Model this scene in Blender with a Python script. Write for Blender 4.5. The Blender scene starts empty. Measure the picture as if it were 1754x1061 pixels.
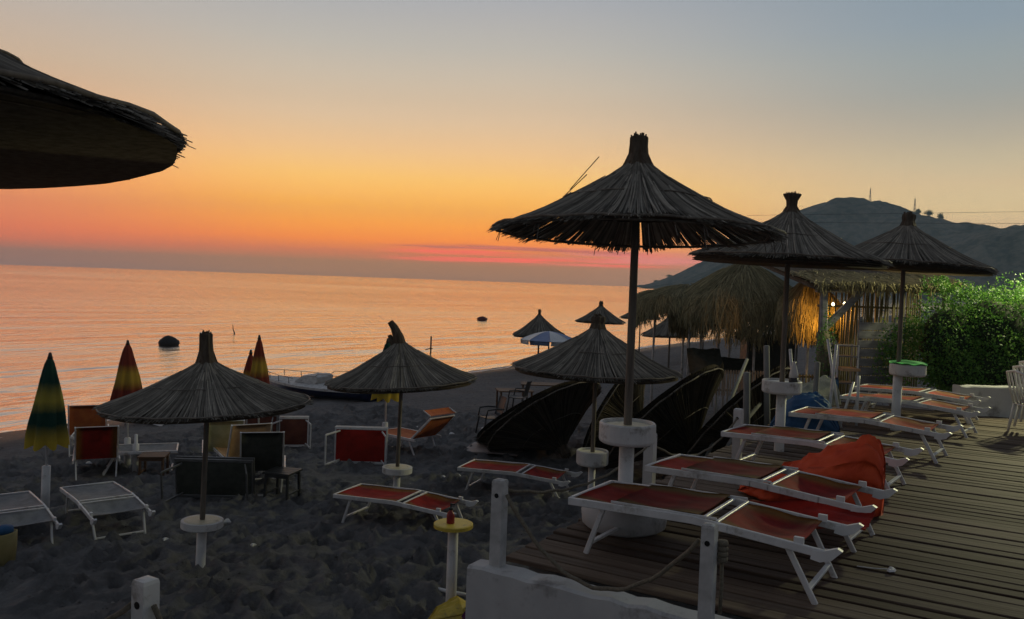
import bpy, math, random
import numpy as np
from mathutils import Vector, Matrix, Euler
R_ = math.radians
random.seed(7); rng = np.random.default_rng(7)
scene = bpy.context.scene
COL = scene.collection

# ------------------------------------------------------------------ camera
cam_d = bpy.data.cameras.new('camera'); cam = bpy.data.objects.new('camera', cam_d); COL.objects.link(cam)
cam_d.sensor_width = 36.0; cam_d.lens = 36.0 * 1450 / 1754
cam_d.clip_start = 0.05; cam_d.clip_end = 20000
cam.matrix_world = Matrix.Translation((0, 0, 2.0)) @ Matrix.Rotation(R_(90 - 1.96), 4, 'X') @ Matrix.Rotation(R_(2.02), 4, 'Z')
scene.camera = cam

# ------------------------------------------------------------------ exposure
vs = scene.view_settings
vs.view_transform = 'Standard'; vs.look = 'None'; vs.exposure = 0.0; vs.gamma = 1.0; vs.use_curve_mapping = False
scene.render.engine = 'CYCLES'
scene.cycles.use_denoising = True
scene.cycles.max_bounces = 6; scene.cycles.diffuse_bounces = 3; scene.cycles.glossy_bounces = 3
scene.cycles.volume_bounces = 0
scene.cycles.sample_clamp_indirect = 4.0

# ------------------------------------------------------------------ dusk sky
def s2l(c):
    o = []
    for v in c[:3]:
        v = v / 255.0
        o.append(v / 12.92 if v <= 0.04045 else ((v + 0.055) / 1.055) ** 2.4)
    return (o[0], o[1], o[2], 1.0)

world = bpy.data.worlds.new('World'); scene.world = world; world.use_nodes = True
wn = world.node_tree; wn.nodes.clear(); wl = wn.links
def wnode(t, **k):
    n = wn.nodes.new(t)
    for a, b in k.items(): setattr(n, a, b)
    return n
def wmath(op, a, b=None, c=None, clamp=False):
    n = wnode('ShaderNodeMath', operation=op, use_clamp=clamp)
    for i, v in enumerate((a, b, c)):
        if v is None: continue
        if isinstance(v, (int, float)): n.inputs[i].default_value = v
        else: wl.new(v, n.inputs[i])
    return n.outputs[0]
tc = wnode('ShaderNodeTexCoord'); sep = wnode('ShaderNodeSeparateXYZ'); wl.new(tc.outputs['Generated'], sep.inputs[0])
elev = wmath('MULTIPLY', wmath('ARCSINE', sep.outputs[2]), 180 / math.pi)
tpos = wmath('POWER', wmath('DIVIDE', wmath('MAXIMUM', elev, 0.0), 90.0, clamp=True), 0.5)
az = wmath('SUBTRACT', wmath('MULTIPLY', wmath('ARCTAN2', sep.outputs[0], sep.outputs[1]), 180 / math.pi), -6.0)
def ramp(stops):
    n = wnode('ShaderNodeValToRGB'); cr = n.color_ramp; cr.interpolation = 'EASE' if False else 'LINEAR'
    while len(cr.elements) > 1: cr.elements.remove(cr.elements[-1])
    for i, (e, c) in enumerate(stops):
        p = math.sqrt(max(e, 0) / 90.0)
        el = cr.elements[0] if i == 0 else cr.elements.new(p)
        el.position = p; el.color = s2l(c)
    wl.new(tpos, n.inputs[0]); return n.outputs[0]
SKY_LOW = 2.35   # the lowest air is seen through the haze below
SKY_C = [(0, (142, 104, 80)), (.9, (154, 108, 76)), (1.6, (198, 110, 66)), (2.4, (243, 132, 38)), (3.4, (254, 155, 40)), (4.8, (255, 176, 60)),
         (6.5, (252, 193, 100)), (8.5, (243, 197, 140)), (10.5, (232, 200, 163)), (13, (211, 194, 172)), (15, (193, 186, 175)), (18.3, (170, 171, 175)),
         (28, (132, 138, 152)), (50, (96, 102, 114)), (90, (86, 94, 106))]
SKY_L = [(0, (134, 100, 88)), (.8, (144, 100, 82)), (1.5, (204, 104, 66)), (2.2, (226, 112, 64)), (3.6, (238, 132, 72)), (5.2, (245, 153, 84)),
         (8, (238, 176, 122)), (12, (212, 184, 156)), (15.5, (189, 178, 169)), (18.3, (178, 173, 172)), (28, (134, 138, 150)), (50, (96, 102, 114)), (90, (86, 94, 106))]
SKY_R = [(0, (156, 122, 100)), (1.5, (174, 128, 108)), (3, (208, 164, 124)), (5, (214, 186, 138)), (6.3, (208, 185, 142)), (8.3, (197, 181, 150)), (10, (183, 174, 156)),
         (12.2, (164, 167, 162)), (14, (154, 163, 164)), (16, (142, 156, 166)), (20, (130, 146, 160)), (30, (112, 124, 142)), (50, (96, 102, 114)), (90, (86, 94, 106))]
SKY_E = [(0, (84, 84, 90)), (5, (92, 92, 97)), (15, (96, 98, 103)), (40, (92, 96, 104)), (90, (86, 94, 106))]
def wmix(f, a, b):
    n = wnode('ShaderNodeMix', data_type='RGBA'); wl.new(f, n.inputs[0]); wl.new(a, n.inputs[6]); wl.new(b, n.inputs[7]); return n.outputs[2]
def sstep(v, lo, hi):
    n = wnode('ShaderNodeMapRange', interpolation_type='SMOOTHSTEP'); wl.new(v, n.inputs[0])
    n.inputs[1].default_value = lo; n.inputs[2].default_value = hi; return n.outputs[0]
c = wmix(sstep(az, 4, 36), ramp(SKY_C), ramp(SKY_R))
c = wmix(sstep(wmath('MULTIPLY', az, -1.0), 6, 27), c, ramp(SKY_L))
c = wmix(sstep(wmath('ABSOLUTE', az), 42, 115), c, ramp(SKY_E))
# thin streaks of cloud lit red from below, low over the water
def cloud(az0, az1, azs, e0, e1, es, sx, sz, lo, hi, seed, col, amt, base):
    m1 = wmath('MULTIPLY', sstep(az, az0, az0 + azs), wmath('SUBTRACT', 1.0, sstep(az, az1 - azs, az1)))
    m2 = wmath('MULTIPLY', sstep(elev, e0, e0 + es), wmath('SUBTRACT', 1.0, sstep(elev, e1 - es, e1)))
    cv = wnode('ShaderNodeCombineXYZ'); wl.new(wmath('MULTIPLY', az, sx), cv.inputs[0]); wl.new(wmath('MULTIPLY', elev, sz), cv.inputs[1]); cv.inputs[2].default_value = seed
    nz = wnode('ShaderNodeTexNoise'); nz.inputs['Scale'].default_value = 1.0; nz.inputs['Detail'].default_value = 4.0; wl.new(cv.outputs[0], nz.inputs['Vector'])
    f = wmath('MULTIPLY', wmath('MULTIPLY', wmath('MULTIPLY', m1, m2), sstep(nz.outputs[0], lo, hi)), amt)
    cc = wnode('ShaderNodeRGB'); cc.outputs[0].default_value = s2l(col)
    return wmix(f, base, cc.outputs[0])
c = cloud(-4.0, 18, 5.0, .9, 2.4, .5, .085, 3.6, .42, .62, 3.0, (250, 94, 78), .85, c)
c = cloud(-4, 16, 3.0, 1.75, 2.55, .25, .12, 3.5, .45, .62, 9.0, (150, 88, 86), .6, c)
c = cloud(2, 24, 4.0, 1.0, 2.4, .5, .10, 3.2, .45, .6, 15.0, (212, 122, 112), .8, c)
c = cloud(-60, 90, 8.0, 3.0, 11.0, 2.0, .03, .35, .45, .75, 21.0, (228, 170, 130), .10, c)
gain = wnode('ShaderNodeMapRange', interpolation_type='SMOOTHSTEP'); wl.new(elev, gain.inputs[0])
gain.inputs[1].default_value = 0.0; gain.inputs[2].default_value = 12.0; gain.inputs[3].default_value = SKY_LOW; gain.inputs[4].default_value = 1.19
bg = wnode('ShaderNodeBackground'); wl.new(c, bg.inputs[0]); wl.new(gain.outputs[0], bg.inputs[1])
wo = wnode('ShaderNodeOutputWorld'); wl.new(bg.outputs[0], wo.inputs[0])
world.cycles.sampling_method = 'MANUAL'; world.cycles.sample_map_resolution = 1024

# ------------------------------------------------------------------ beach frame of reference
SH = np.array([.513, .859]); INL = np.array([.859, -.513]); S0 = np.array([-12.5, 20.6])   # along the shore, inland, a point on the waterline
SHORE_ANG = math.atan2(SH[1], SH[0]); INL_ANG = math.atan2(INL[1], INL[0])
def xy(u, w):
    """u metres along the beach, w metres inland of the waterline"""
    k = w + float(S0 @ INL)
    return (float(SH[0] * u + INL[0] * k), float(SH[1] * u + INL[1] * k))
def uw(x, y):
    p = np.array([x, y]); return float(p @ SH), float((p - S0) @ INL)
ZW = ([-400, -60, -3, 0, 2, 5, 13, 17, 18.5, 21, 60, 400], [-9, -6, -2.5, -2.2, -2.0, -1.82, -1.52, -1.4, -1.3, -.32, .3, 3])
def ground(x, y): return float(np.interp(uw(x, y)[1], *ZW))

# ------------------------------------------------------------------ materials
MAT = {}
def nmat(name):
    m = bpy.data.materials.new(name); m.use_nodes = True; MAT[name] = m
    return m, m.node_tree, m.node_tree.nodes['Principled BSDF']
def node(nt, t, **k):
    n = nt.nodes.new(t)
    for a, b in k.items(): setattr(n, a, b)
    return n
def noise(nt, scale, detail=4, vec=None, rough=.6):
    n = node(nt, 'ShaderNodeTexNoise'); n.inputs['Scale'].default_value = scale; n.inputs['Detail'].default_value = detail; n.inputs['Roughness'].default_value = rough
    if vec is not None: nt.links.new(vec, n.inputs['Vector'])
    return n
def cramp(nt, fac, stops):
    n = node(nt, 'ShaderNodeValToRGB'); cr = n.color_ramp
    while len(cr.elements) > 1: cr.elements.remove(cr.elements[-1])
    for i, (p, col) in enumerate(stops):
        el = cr.elements[0] if i == 0 else cr.elements.new(p)
        el.position = p; el.color = (*col[:3], 1)
    nt.links.new(fac, n.inputs[0]); return n.outputs[0]
def mixc(nt, f, a, b, mode='MIX'):
    n = node(nt, 'ShaderNodeMix', data_type='RGBA', blend_type=mode)
    for i, v in ((0, f), (6, a), (7, b)):
        if isinstance(v, (int, float)): n.inputs[i].default_value = v
        elif isinstance(v, tuple): n.inputs[i].default_value = (*v[:3], 1)
        else: nt.links.new(v, n.inputs[i])
    return n.outputs[2]
def bump(nt, b, h, strength=.4, dist=.01):
    n = node(nt, 'ShaderNodeBump'); n.inputs['Strength'].default_value = strength; n.inputs['Distance'].default_value = dist
    nt.links.new(h, n.inputs['Height']); nt.links.new(n.outputs[0], b.inputs['Normal'])
def coords(nt, kind='Object', scale=None):
    t = node(nt, 'ShaderNodeTexCoord')
    if scale is None: return t.outputs[kind]
    m = node(nt, 'ShaderNodeMapping'); m.inputs['Scale'].default_value = scale
    nt.links.new(t.outputs[kind], m.inputs[0]); return m.outputs[0]

def worn(name, ca, cb, scale=6, rough=.6, bstr=.25, dirt=None, spec=.4, lo=.35, hi=.65, metallic=0, vscale=None):
    """two mottled tones of one material, with fine relief and optional dirt spots"""
    m, nt, b = nmat(name)
    v = coords(nt, 'Object', vscale)
    n1 = noise(nt, scale, 5, v); colr = cramp(nt, n1.outputs[0], [(lo, ca), (hi, cb)])
    if dirt:
        n2 = noise(nt, scale * .8, 6, v, .7)
        f = cramp(nt, n2.outputs[0], [(.56, (0, 0, 0)), (.68, (1, 1, 1))])
        colr = mixc(nt, f, colr, dirt)
    nt.links.new(colr, b.inputs['Base Color']); b.inputs['Roughness'].default_value = rough; b.inputs['Specular IOR Level'].default_value = spec
    b.inputs['Metallic'].default_value = metallic
    n3 = noise(nt, scale * 9, 3, v); bump(nt, b, n3.outputs[0], bstr, .004)
    return m
def island(name, stops, rough=.85, spec=.15, trans=0.0, bscale=60):
    """every reed, strand or leaf its own tone"""
    m, nt, b = nmat(name)
    g = node(nt, 'ShaderNodeNewGeometry'); n1 = noise(nt, 7, 3, coords(nt))
    a = node(nt, 'ShaderNodeMath', operation='MULTIPLY_ADD'); nt.links.new(n1.outputs[0], a.inputs[0]); a.inputs[1].default_value = .5
    k = node(nt, 'ShaderNodeMath', operation='MULTIPLY_ADD'); nt.links.new(g.outputs['Random Per Island'], k.inputs[0]); k.inputs[1].default_value = .75; k.inputs[2].default_value = -.12
    nt.links.new(k.outputs[0], a.inputs[2])
    colr = cramp(nt, a.outputs[0], stops); nt.links.new(colr, b.inputs['Base Color'])
    b.inputs['Roughness'].default_value = rough; b.inputs['Specular IOR Level'].default_value = spec
    if trans > 0:
        t = node(nt, 'ShaderNodeBsdfTranslucent'); nt.links.new(colr, t.inputs[0]); ms = node(nt, 'ShaderNodeMixShader'); ms.inputs[0].default_value = trans
        nt.links.new(b.outputs[0], ms.inputs[1]); nt.links.new(t.outputs[0], ms.inputs[2]); nt.links.new(ms.outputs[0], nt.nodes['Material Output'].inputs[0])
    return m

island('reed', [(0.0, (.06, .054, .045)), (.45, (.18, .162, .135)), (.8, (.32, .29, .24)), (1.0, (.5, .46, .38))])
worn('reed_mat', (.07, .052, .038), (.13, .105, .08), 25, .9, .6, spec=.1, vscale=(1, 1, .2))
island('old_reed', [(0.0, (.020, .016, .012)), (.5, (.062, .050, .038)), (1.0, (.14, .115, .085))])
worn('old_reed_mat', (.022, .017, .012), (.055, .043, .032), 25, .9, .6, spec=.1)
island('raffia', [(0.0, (.14, .125, .07)), (.5, (.34, .30, .17)), (1.0, (.55, .48, .28))], trans=.25)
worn('white_paint', (.58, .58, .57), (.70, .70, .69), 5, .55, .2, dirt=(.30, .28, .25))
worn('old_white_paint', (.42, .42, .41), (.60, .60, .59), 7, .65, .35, dirt=(.16, .14, .12))
worn('white_metal', (.60, .60, .60), (.72, .72, .72), 8, .35, .08, dirt=(.42, .40, .37), spec=.5)
worn('white_plastic', (.66, .66, .66), (.74, .74, .74), 4, .45, .05)
worn('concrete_white', (.46, .46, .46), (.56, .56, .55), 3, .85, .5, dirt=(.27, .26, .25))
worn('pole_wood', (.11, .092, .075), (.22, .19, .155), 18, .8, .4, vscale=(1, 1, .12))
worn('grey_post', (.16, .16, .15), (.26, .26, .25), 12, .8, .4, vscale=(1, 1, .2))
worn('brown_wood', (.075, .038, .020), (.14, .075, .04), 16, .6, .3, vscale=(.3, 1, 1))
worn('dark_plastic', (.022, .023, .024), (.04, .04, .042), 5, .5, .1)
worn('rope', (.13, .11, .08), (.22, .19, .14), 60, .9, .5)
worn('table_top', (.62, .56, .36), (.72, .68, .52), 5, .5, .15, dirt=(.3, .26, .17))
worn('yellow_plastic', (.62, .44, .04), (.72, .55, .09), 4, .45, .1, dirt=(.35, .27, .1))
worn('faded_yellow', (.30, .25, .09), (.38, .32, .14), 4, .6, .2, dirt=(.2, .17, .09))
worn('green_cloth', (.04, .42, .08), (.07, .55, .13), 9, .8, .3)
worn('orange_cloth', (.60, .058, .014), (.72, .085, .02), 5, .75, .4)
worn('blue_cloth', (.015, .07, .17), (.03, .12, .27), 6, .7, .4)
worn('purple_cloth', (.07, .012, .06), (.12, .02, .09), 6, .8, .4)
worn('grey_sling', (.17, .17, .17), (.24, .24, .24), 9, .8, .2)
worn('olive_sling', (.035, .038, .030), (.06, .062, .05), 9, .85, .2)
worn('yellow_sling', (.36, .36, .19), (.46, .45, .26), 7, .85, .2)
worn('peach_sling', (.46, .27, .14), (.55, .35, .20), 7, .85, .2)
worn('brown_sling', (.10, .030, .020), (.16, .05, .03), 7, .85, .2)
worn('orange_sling', (.42, .10, .03), (.52, .15, .04), 7, .85, .2)
worn('board_pink', (.30, .25, .24), (.38, .33, .31), 5, .7, .2)
worn('hull_blue', (.012, .022, .075), (.022, .035, .11), 4, .4, .1)
worn('dark_rubber', (.012, .011, .012), (.028, .025, .026), 5, .6, .2)
worn('red_float', (.10, .02, .02), (.16, .03, .03), 5, .6, .2)
worn('red_plastic', (.22, .015, .02), (.32, .03, .03), 5, .4, .1)
worn('tarp', (.17, .18, .15), (.28, .28, .24), 7, .6, .4)
worn('bark', (.07, .062, .040), (.15, .13, .08), 14, .9, .8, vscale=(1, 1, .4))
worn('steel', (.15, .15, .15), (.22, .22, .22), 5, .5, .1, metallic=.6)
worn('grey_board', (.16, .16, .17), (.27, .27, .28), 9, .8, .3, dirt=(.09, .09, .09), vscale=(.2, 1, 1))
worn('concrete', (.20, .20, .20), (.33, .33, .33), 3, .9, .5, dirt=(.10, .10, .10))
worn('hole_shade', (.006, .006, .006), (.01, .01, .01), 5, .9, .1)
worn('white_bottle', (.6, .6, .58), (.66, .66, .64), 5, .35, .05)
worn('blue_parasol', (.22, .28, .46), (.28, .34, .52), 4, .8, .1)
island('pebble', [(0, (.03, .03, .03)), (.6, (.12, .115, .11)), (.9, (.3, .29, .28)), (1, (.55, .54, .52))], .8, .3)
island('cane', [(0, (.10, .085, .045)), (.5, (.2, .17, .09)), (1, (.34, .29, .16))], .6, .3)
island('leaf', [(0, (.03, .09, .018)), (.4, (.08, .21, .035)), (.75, (.15, .31, .055)), (1, (.30, .42, .12))], .5, .35, .3)
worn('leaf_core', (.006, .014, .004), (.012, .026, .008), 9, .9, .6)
def emit(name, colr, s):
    m, nt, b = nmat(name); b.inputs['Base Color'].default_value = (*colr, 1); b.inputs['Emission Color'].default_value = (*colr, 1); b.inputs['Emission Strength'].default_value = s
emit('bulb_glow', (1, .85, .5), 6.0); emit('flood_glow', (.95, 1, .85), 20.0)

def sling_material(name, mid, edge):
    """woven cloth: plain middle with olive stripes along both long edges (object y runs across)"""
    m, nt, b = nmat(name)
    t = coords(nt); s = node(nt, 'ShaderNodeSeparateXYZ'); nt.links.new(t, s.inputs[0])
    ab = node(nt, 'ShaderNodeMath', operation='ABSOLUTE'); nt.links.new(s.outputs[1], ab.inputs[0])
    f = node(nt, 'ShaderNodeMapRange'); nt.links.new(ab.outputs[0], f.inputs[0]); f.inputs[1].default_value = .19; f.inputs[2].default_value = .27
    n1 = noise(nt, 5, 5, t); mm = cramp(nt, n1.outputs[0], [(.3, tuple(x * .8 for x in mid)), (.7, tuple(min(1, x * 1.15) for x in mid))])
    n4 = noise(nt, 2.2, 6, coords(nt, 'Object', (1, 1.6, 1)), .7); oi_ = node(nt, 'ShaderNodeObjectInfo'); st = cramp(nt, n4.outputs[0], [(.42, (1, 1, 1)), (.62, (.55, .5, .48))])
    tn = cramp(nt, oi_.outputs['Random'], [(0, (.75, .75, .8)), (1, (1.15, 1.1, 1.05))])
    colr = mixc(nt, 1.0, mixc(nt, 1.0, mixc(nt, f.outputs[0], mm, edge), st, 'MULTIPLY'), tn, 'MULTIPLY'); nt.links.new(colr, b.inputs['Base Color'])
    b.inputs['Roughness'].default_value = .8; b.inputs['Specular IOR Level'].default_value = .2
    n2 = noise(nt, 220, 2, t); bump(nt, b, n2.outputs[0], .2, .002)
sling_material('red_sling', (.36, .020, .012), (.24, .10, .018))
sling_material('shade_sling', (.21, .010, .007), (.13, .075, .016))  # darker cloth stands for less light coming through the doubled layer
sling_material('lamplit_red_sling', (.46, .06, .04), (.42, .20, .07))  # lighter, more orange copy of the red cloth, lamp light put into its colour

def band_material(name, stops):
    m, nt, b = nmat(name)
    t = coords(nt, 'Generated'); s = node(nt, 'ShaderNodeSeparateXYZ'); nt.links.new(t, s.inputs[0])
    n1 = noise(nt, 9, 3, coords(nt)); a = node(nt, 'ShaderNodeMath', operation='MULTIPLY_ADD'); nt.links.new(n1.outputs[0], a.inputs[0]); a.inputs[1].default_value = .06; nt.links.new(s.outputs[2], a.inputs[2])
    nt.links.new(cramp(nt, a.outputs[0], stops), b.inputs['Base Color']); b.inputs['Roughness'].default_value = .8; b.inputs['Specular IOR Level'].default_value = .15
Y_, G_, RD = (.46, .33, .04), (.012, .05, .035), (.19, .035, .022)
band_material('green_yellow_cloth', [(0, Y_), (.12, Y_), (.30, G_), (.42, G_), (.56, (.38, .31, .05)), (.62, (.32, .27, .05)), (.76, G_), (1, G_)])
band_material('red_yellow_cloth', [(0, RD), (.36, RD), (.50, (.42, .27, .04)), (.60, (.42, .27, .04)), (.74, RD), (1, RD)])

# deck boards: grey brown, tone by board
m, nt, b = nmat('deck_board')
oi = node(nt, 'ShaderNodeObjectInfo'); v = coords(nt, 'Object', (.5, 9, 9))
off = node(nt, 'ShaderNodeVectorMath', operation='ADD'); nt.links.new(v, off.inputs[0])
cx = node(nt, 'ShaderNodeCombineXYZ'); ml = node(nt, 'ShaderNodeMath', operation='MULTIPLY'); nt.links.new(oi.outputs['Random'], ml.inputs[0]); ml.inputs[1].default_value = 57.0
nt.links.new(ml.outputs[0], cx.inputs[0]); nt.links.new(ml.outputs[0], cx.inputs[2]); nt.links.new(cx.outputs[0], off.inputs[1])
n1 = noise(nt, 3, 7, off.outputs[0], .7); grain = cramp(nt, n1.outputs[0], [(.3, (.078, .052, .040)), (.5, (.12, .088, .068)), (.7, (.18, .142, .112))])
tone = cramp(nt, oi.outputs['Random'], [(0, (.50, .42, .36)), (.25, (.72, .66, .6)), (.6, (.95, .92, .86)), (1, (1.3, 1.25, 1.15))])
nt.links.new(mixc(nt, 1.0, grain, tone, 'MULTIPLY'), b.inputs['Base Color']); b.inputs['Roughness'].default_value = .75; b.inputs['Specular IOR Level'].default_value = .25
bump(nt, b, n1.outputs[0], .5, .006)

# sand: dark grey, paler scuffs, wet by the water
m, nt, b = nmat('sand')
t = coords(nt); n1 = noise(nt, .9, 8, t, .65); n2 = noise(nt, 55, 4, t, .7); n3 = noise(nt, 7, 6, t, .65)
cs = cramp(nt, n1.outputs[0], [(.3, (.125, .122, .122)), (.7, (.205, .20, .198))])
cs = mixc(nt, .35, cs, cramp(nt, n3.outputs[0], [(.35, (.085, .084, .085)), (.65, (.26, .255, .25))]))
wv = node(nt, 'ShaderNodeVectorMath', operation='DOT_PRODUCT'); nt.links.new(t, wv.inputs[0]); wv.inputs[1].default_value = (INL[0], INL[1], 0)
k0 = float(S0 @ INL); wr = node(nt, 'ShaderNodeMapRange', interpolation_type='SMOOTHSTEP'); nt.links.new(wv.outputs['Value'], wr.inputs[0])
wr.inputs[1].default_value = k0 + 1.0; wr.inputs[2].default_value = k0 + 3.5
cs = mixc(nt, wr.outputs[0], (.055, .05, .047), cs); nt.links.new(cs, b.inputs['Base Color'])
rr = node(nt, 'ShaderNodeMapRange'); nt.links.new(wr.outputs[0], rr.inputs[0]); rr.inputs[3].default_value = .42; rr.inputs[4].default_value = .95
nt.links.new(rr.outputs[0], b.inputs['Roughness']); b.inputs['Specular IOR Level'].default_value = .15
ad = node(nt, 'ShaderNodeMath', operation='MULTIPLY_ADD'); nt.links.new(n3.outputs[0], ad.inputs[0]); ad.inputs[1].default_value = 1.8; nt.links.new(n2.outputs[0], ad.inputs[2])
bump(nt, b, ad.outputs[0], 1.0, .028)

# sea
m, nt, b = nmat('sea')
t = node(nt, 'ShaderNodeTexCoord').outputs['Object']
def wavelayer(ang, sx, sy, detail, r=.55):
    mp = node(nt, 'ShaderNodeMapping', vector_type='TEXTURE'); mp.inputs['Rotation'].default_value = (0, 0, ang); mp.inputs['Scale'].default_value = (sx, sy, 1)
    nt.links.new(t, mp.inputs[0]); return noise(nt, 1.0, detail, mp.outputs[0], r).outputs[0]
w1 = wavelayer(SHORE_ANG + .15, 5.5, 1.1, 4); w2 = wavelayer(SHORE_ANG - .25, 22, 4.5, 3); w3 = wavelayer(.1, 1.3, .45, 3)
def madd(a, k, c_):
    n = node(nt, 'ShaderNodeMath', operation='MULTIPLY_ADD'); nt.links.new(a, n.inputs[0]); n.inputs[1].default_value = k
    if isinstance(c_, float): n.inputs[2].default_value = c_
    else: nt.links.new(c_, n.inputs[2])
    return n.outputs[0]
h = madd(w2, 1.1, madd(w1, .42, madd(w3, .07, 0.0)))
bn = node(nt, 'ShaderNodeBump'); bn.inputs['Strength'].default_value = 1.0; bn.inputs['Distance'].default_value = .5
nt.links.new(h, bn.inputs['Height']); nt.links.new(bn.outputs[0], b.inputs['Normal'])
b.inputs['Base Color'].default_value = (.012, .018, .022, 1); b.inputs['IOR'].default_value = 1.75; b.inputs['Specular IOR Level'].default_value = .5
patch = noise(nt, 1.0, 3); mp = node(nt, 'ShaderNodeMapping', vector_type='TEXTURE'); mp.inputs['Scale'].default_value = (160, 60, 1); nt.links.new(t, mp.inputs[0]); nt.links.new(mp.outputs[0], patch.inputs['Vector'])
rr = node(nt, 'ShaderNodeMapRange'); nt.links.new(patch.outputs[0], rr.inputs[0]); rr.inputs[1].default_value = .35; rr.inputs[2].default_value = .65; rr.inputs[3].default_value = .07; rr.inputs[4].default_value = .2
nt.links.new(rr.outputs[0], b.inputs['Roughness'])
gl = node(nt, 'ShaderNodeBsdfGlossy'); gl.inputs['Color'].default_value = (1.0, .88, .75, 1); nt.links.new(rr.outputs[0], gl.inputs['Roughness']); nt.links.new(bn.outputs[0], gl.inputs['Normal'])
ms = node(nt, 'ShaderNodeMixShader'); ms.inputs[0].default_value = .86; nt.links.new(b.outputs[0], ms.inputs[1]); nt.links.new(gl.outputs[0], ms.inputs[2]); nt.links.new(ms.outputs[0], nt.nodes['Material Output'].inputs[0])

# hill scrub
m, nt, b = nmat('hill_scrub')
t = coords(nt); n1 = noise(nt, .02, 8, t, .65); n2 = noise(nt, .12, 4, t)
cs = mixc(nt, .5, cramp(nt, n1.outputs[0], [(.38, (.03, .04, .025)), (.62, (.26, .23, .18))]), cramp(nt, n2.outputs[0], [(.42, (.015, .025, .012)), (.58, (.22, .20, .15))]))
nt.links.new(cs, b.inputs['Base Color']); b.inputs['Roughness'].default_value = 1.0; b.inputs['Specular IOR Level'].default_value = 0
bump(nt, b, n2.outputs[0], .6, 3.0)

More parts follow.
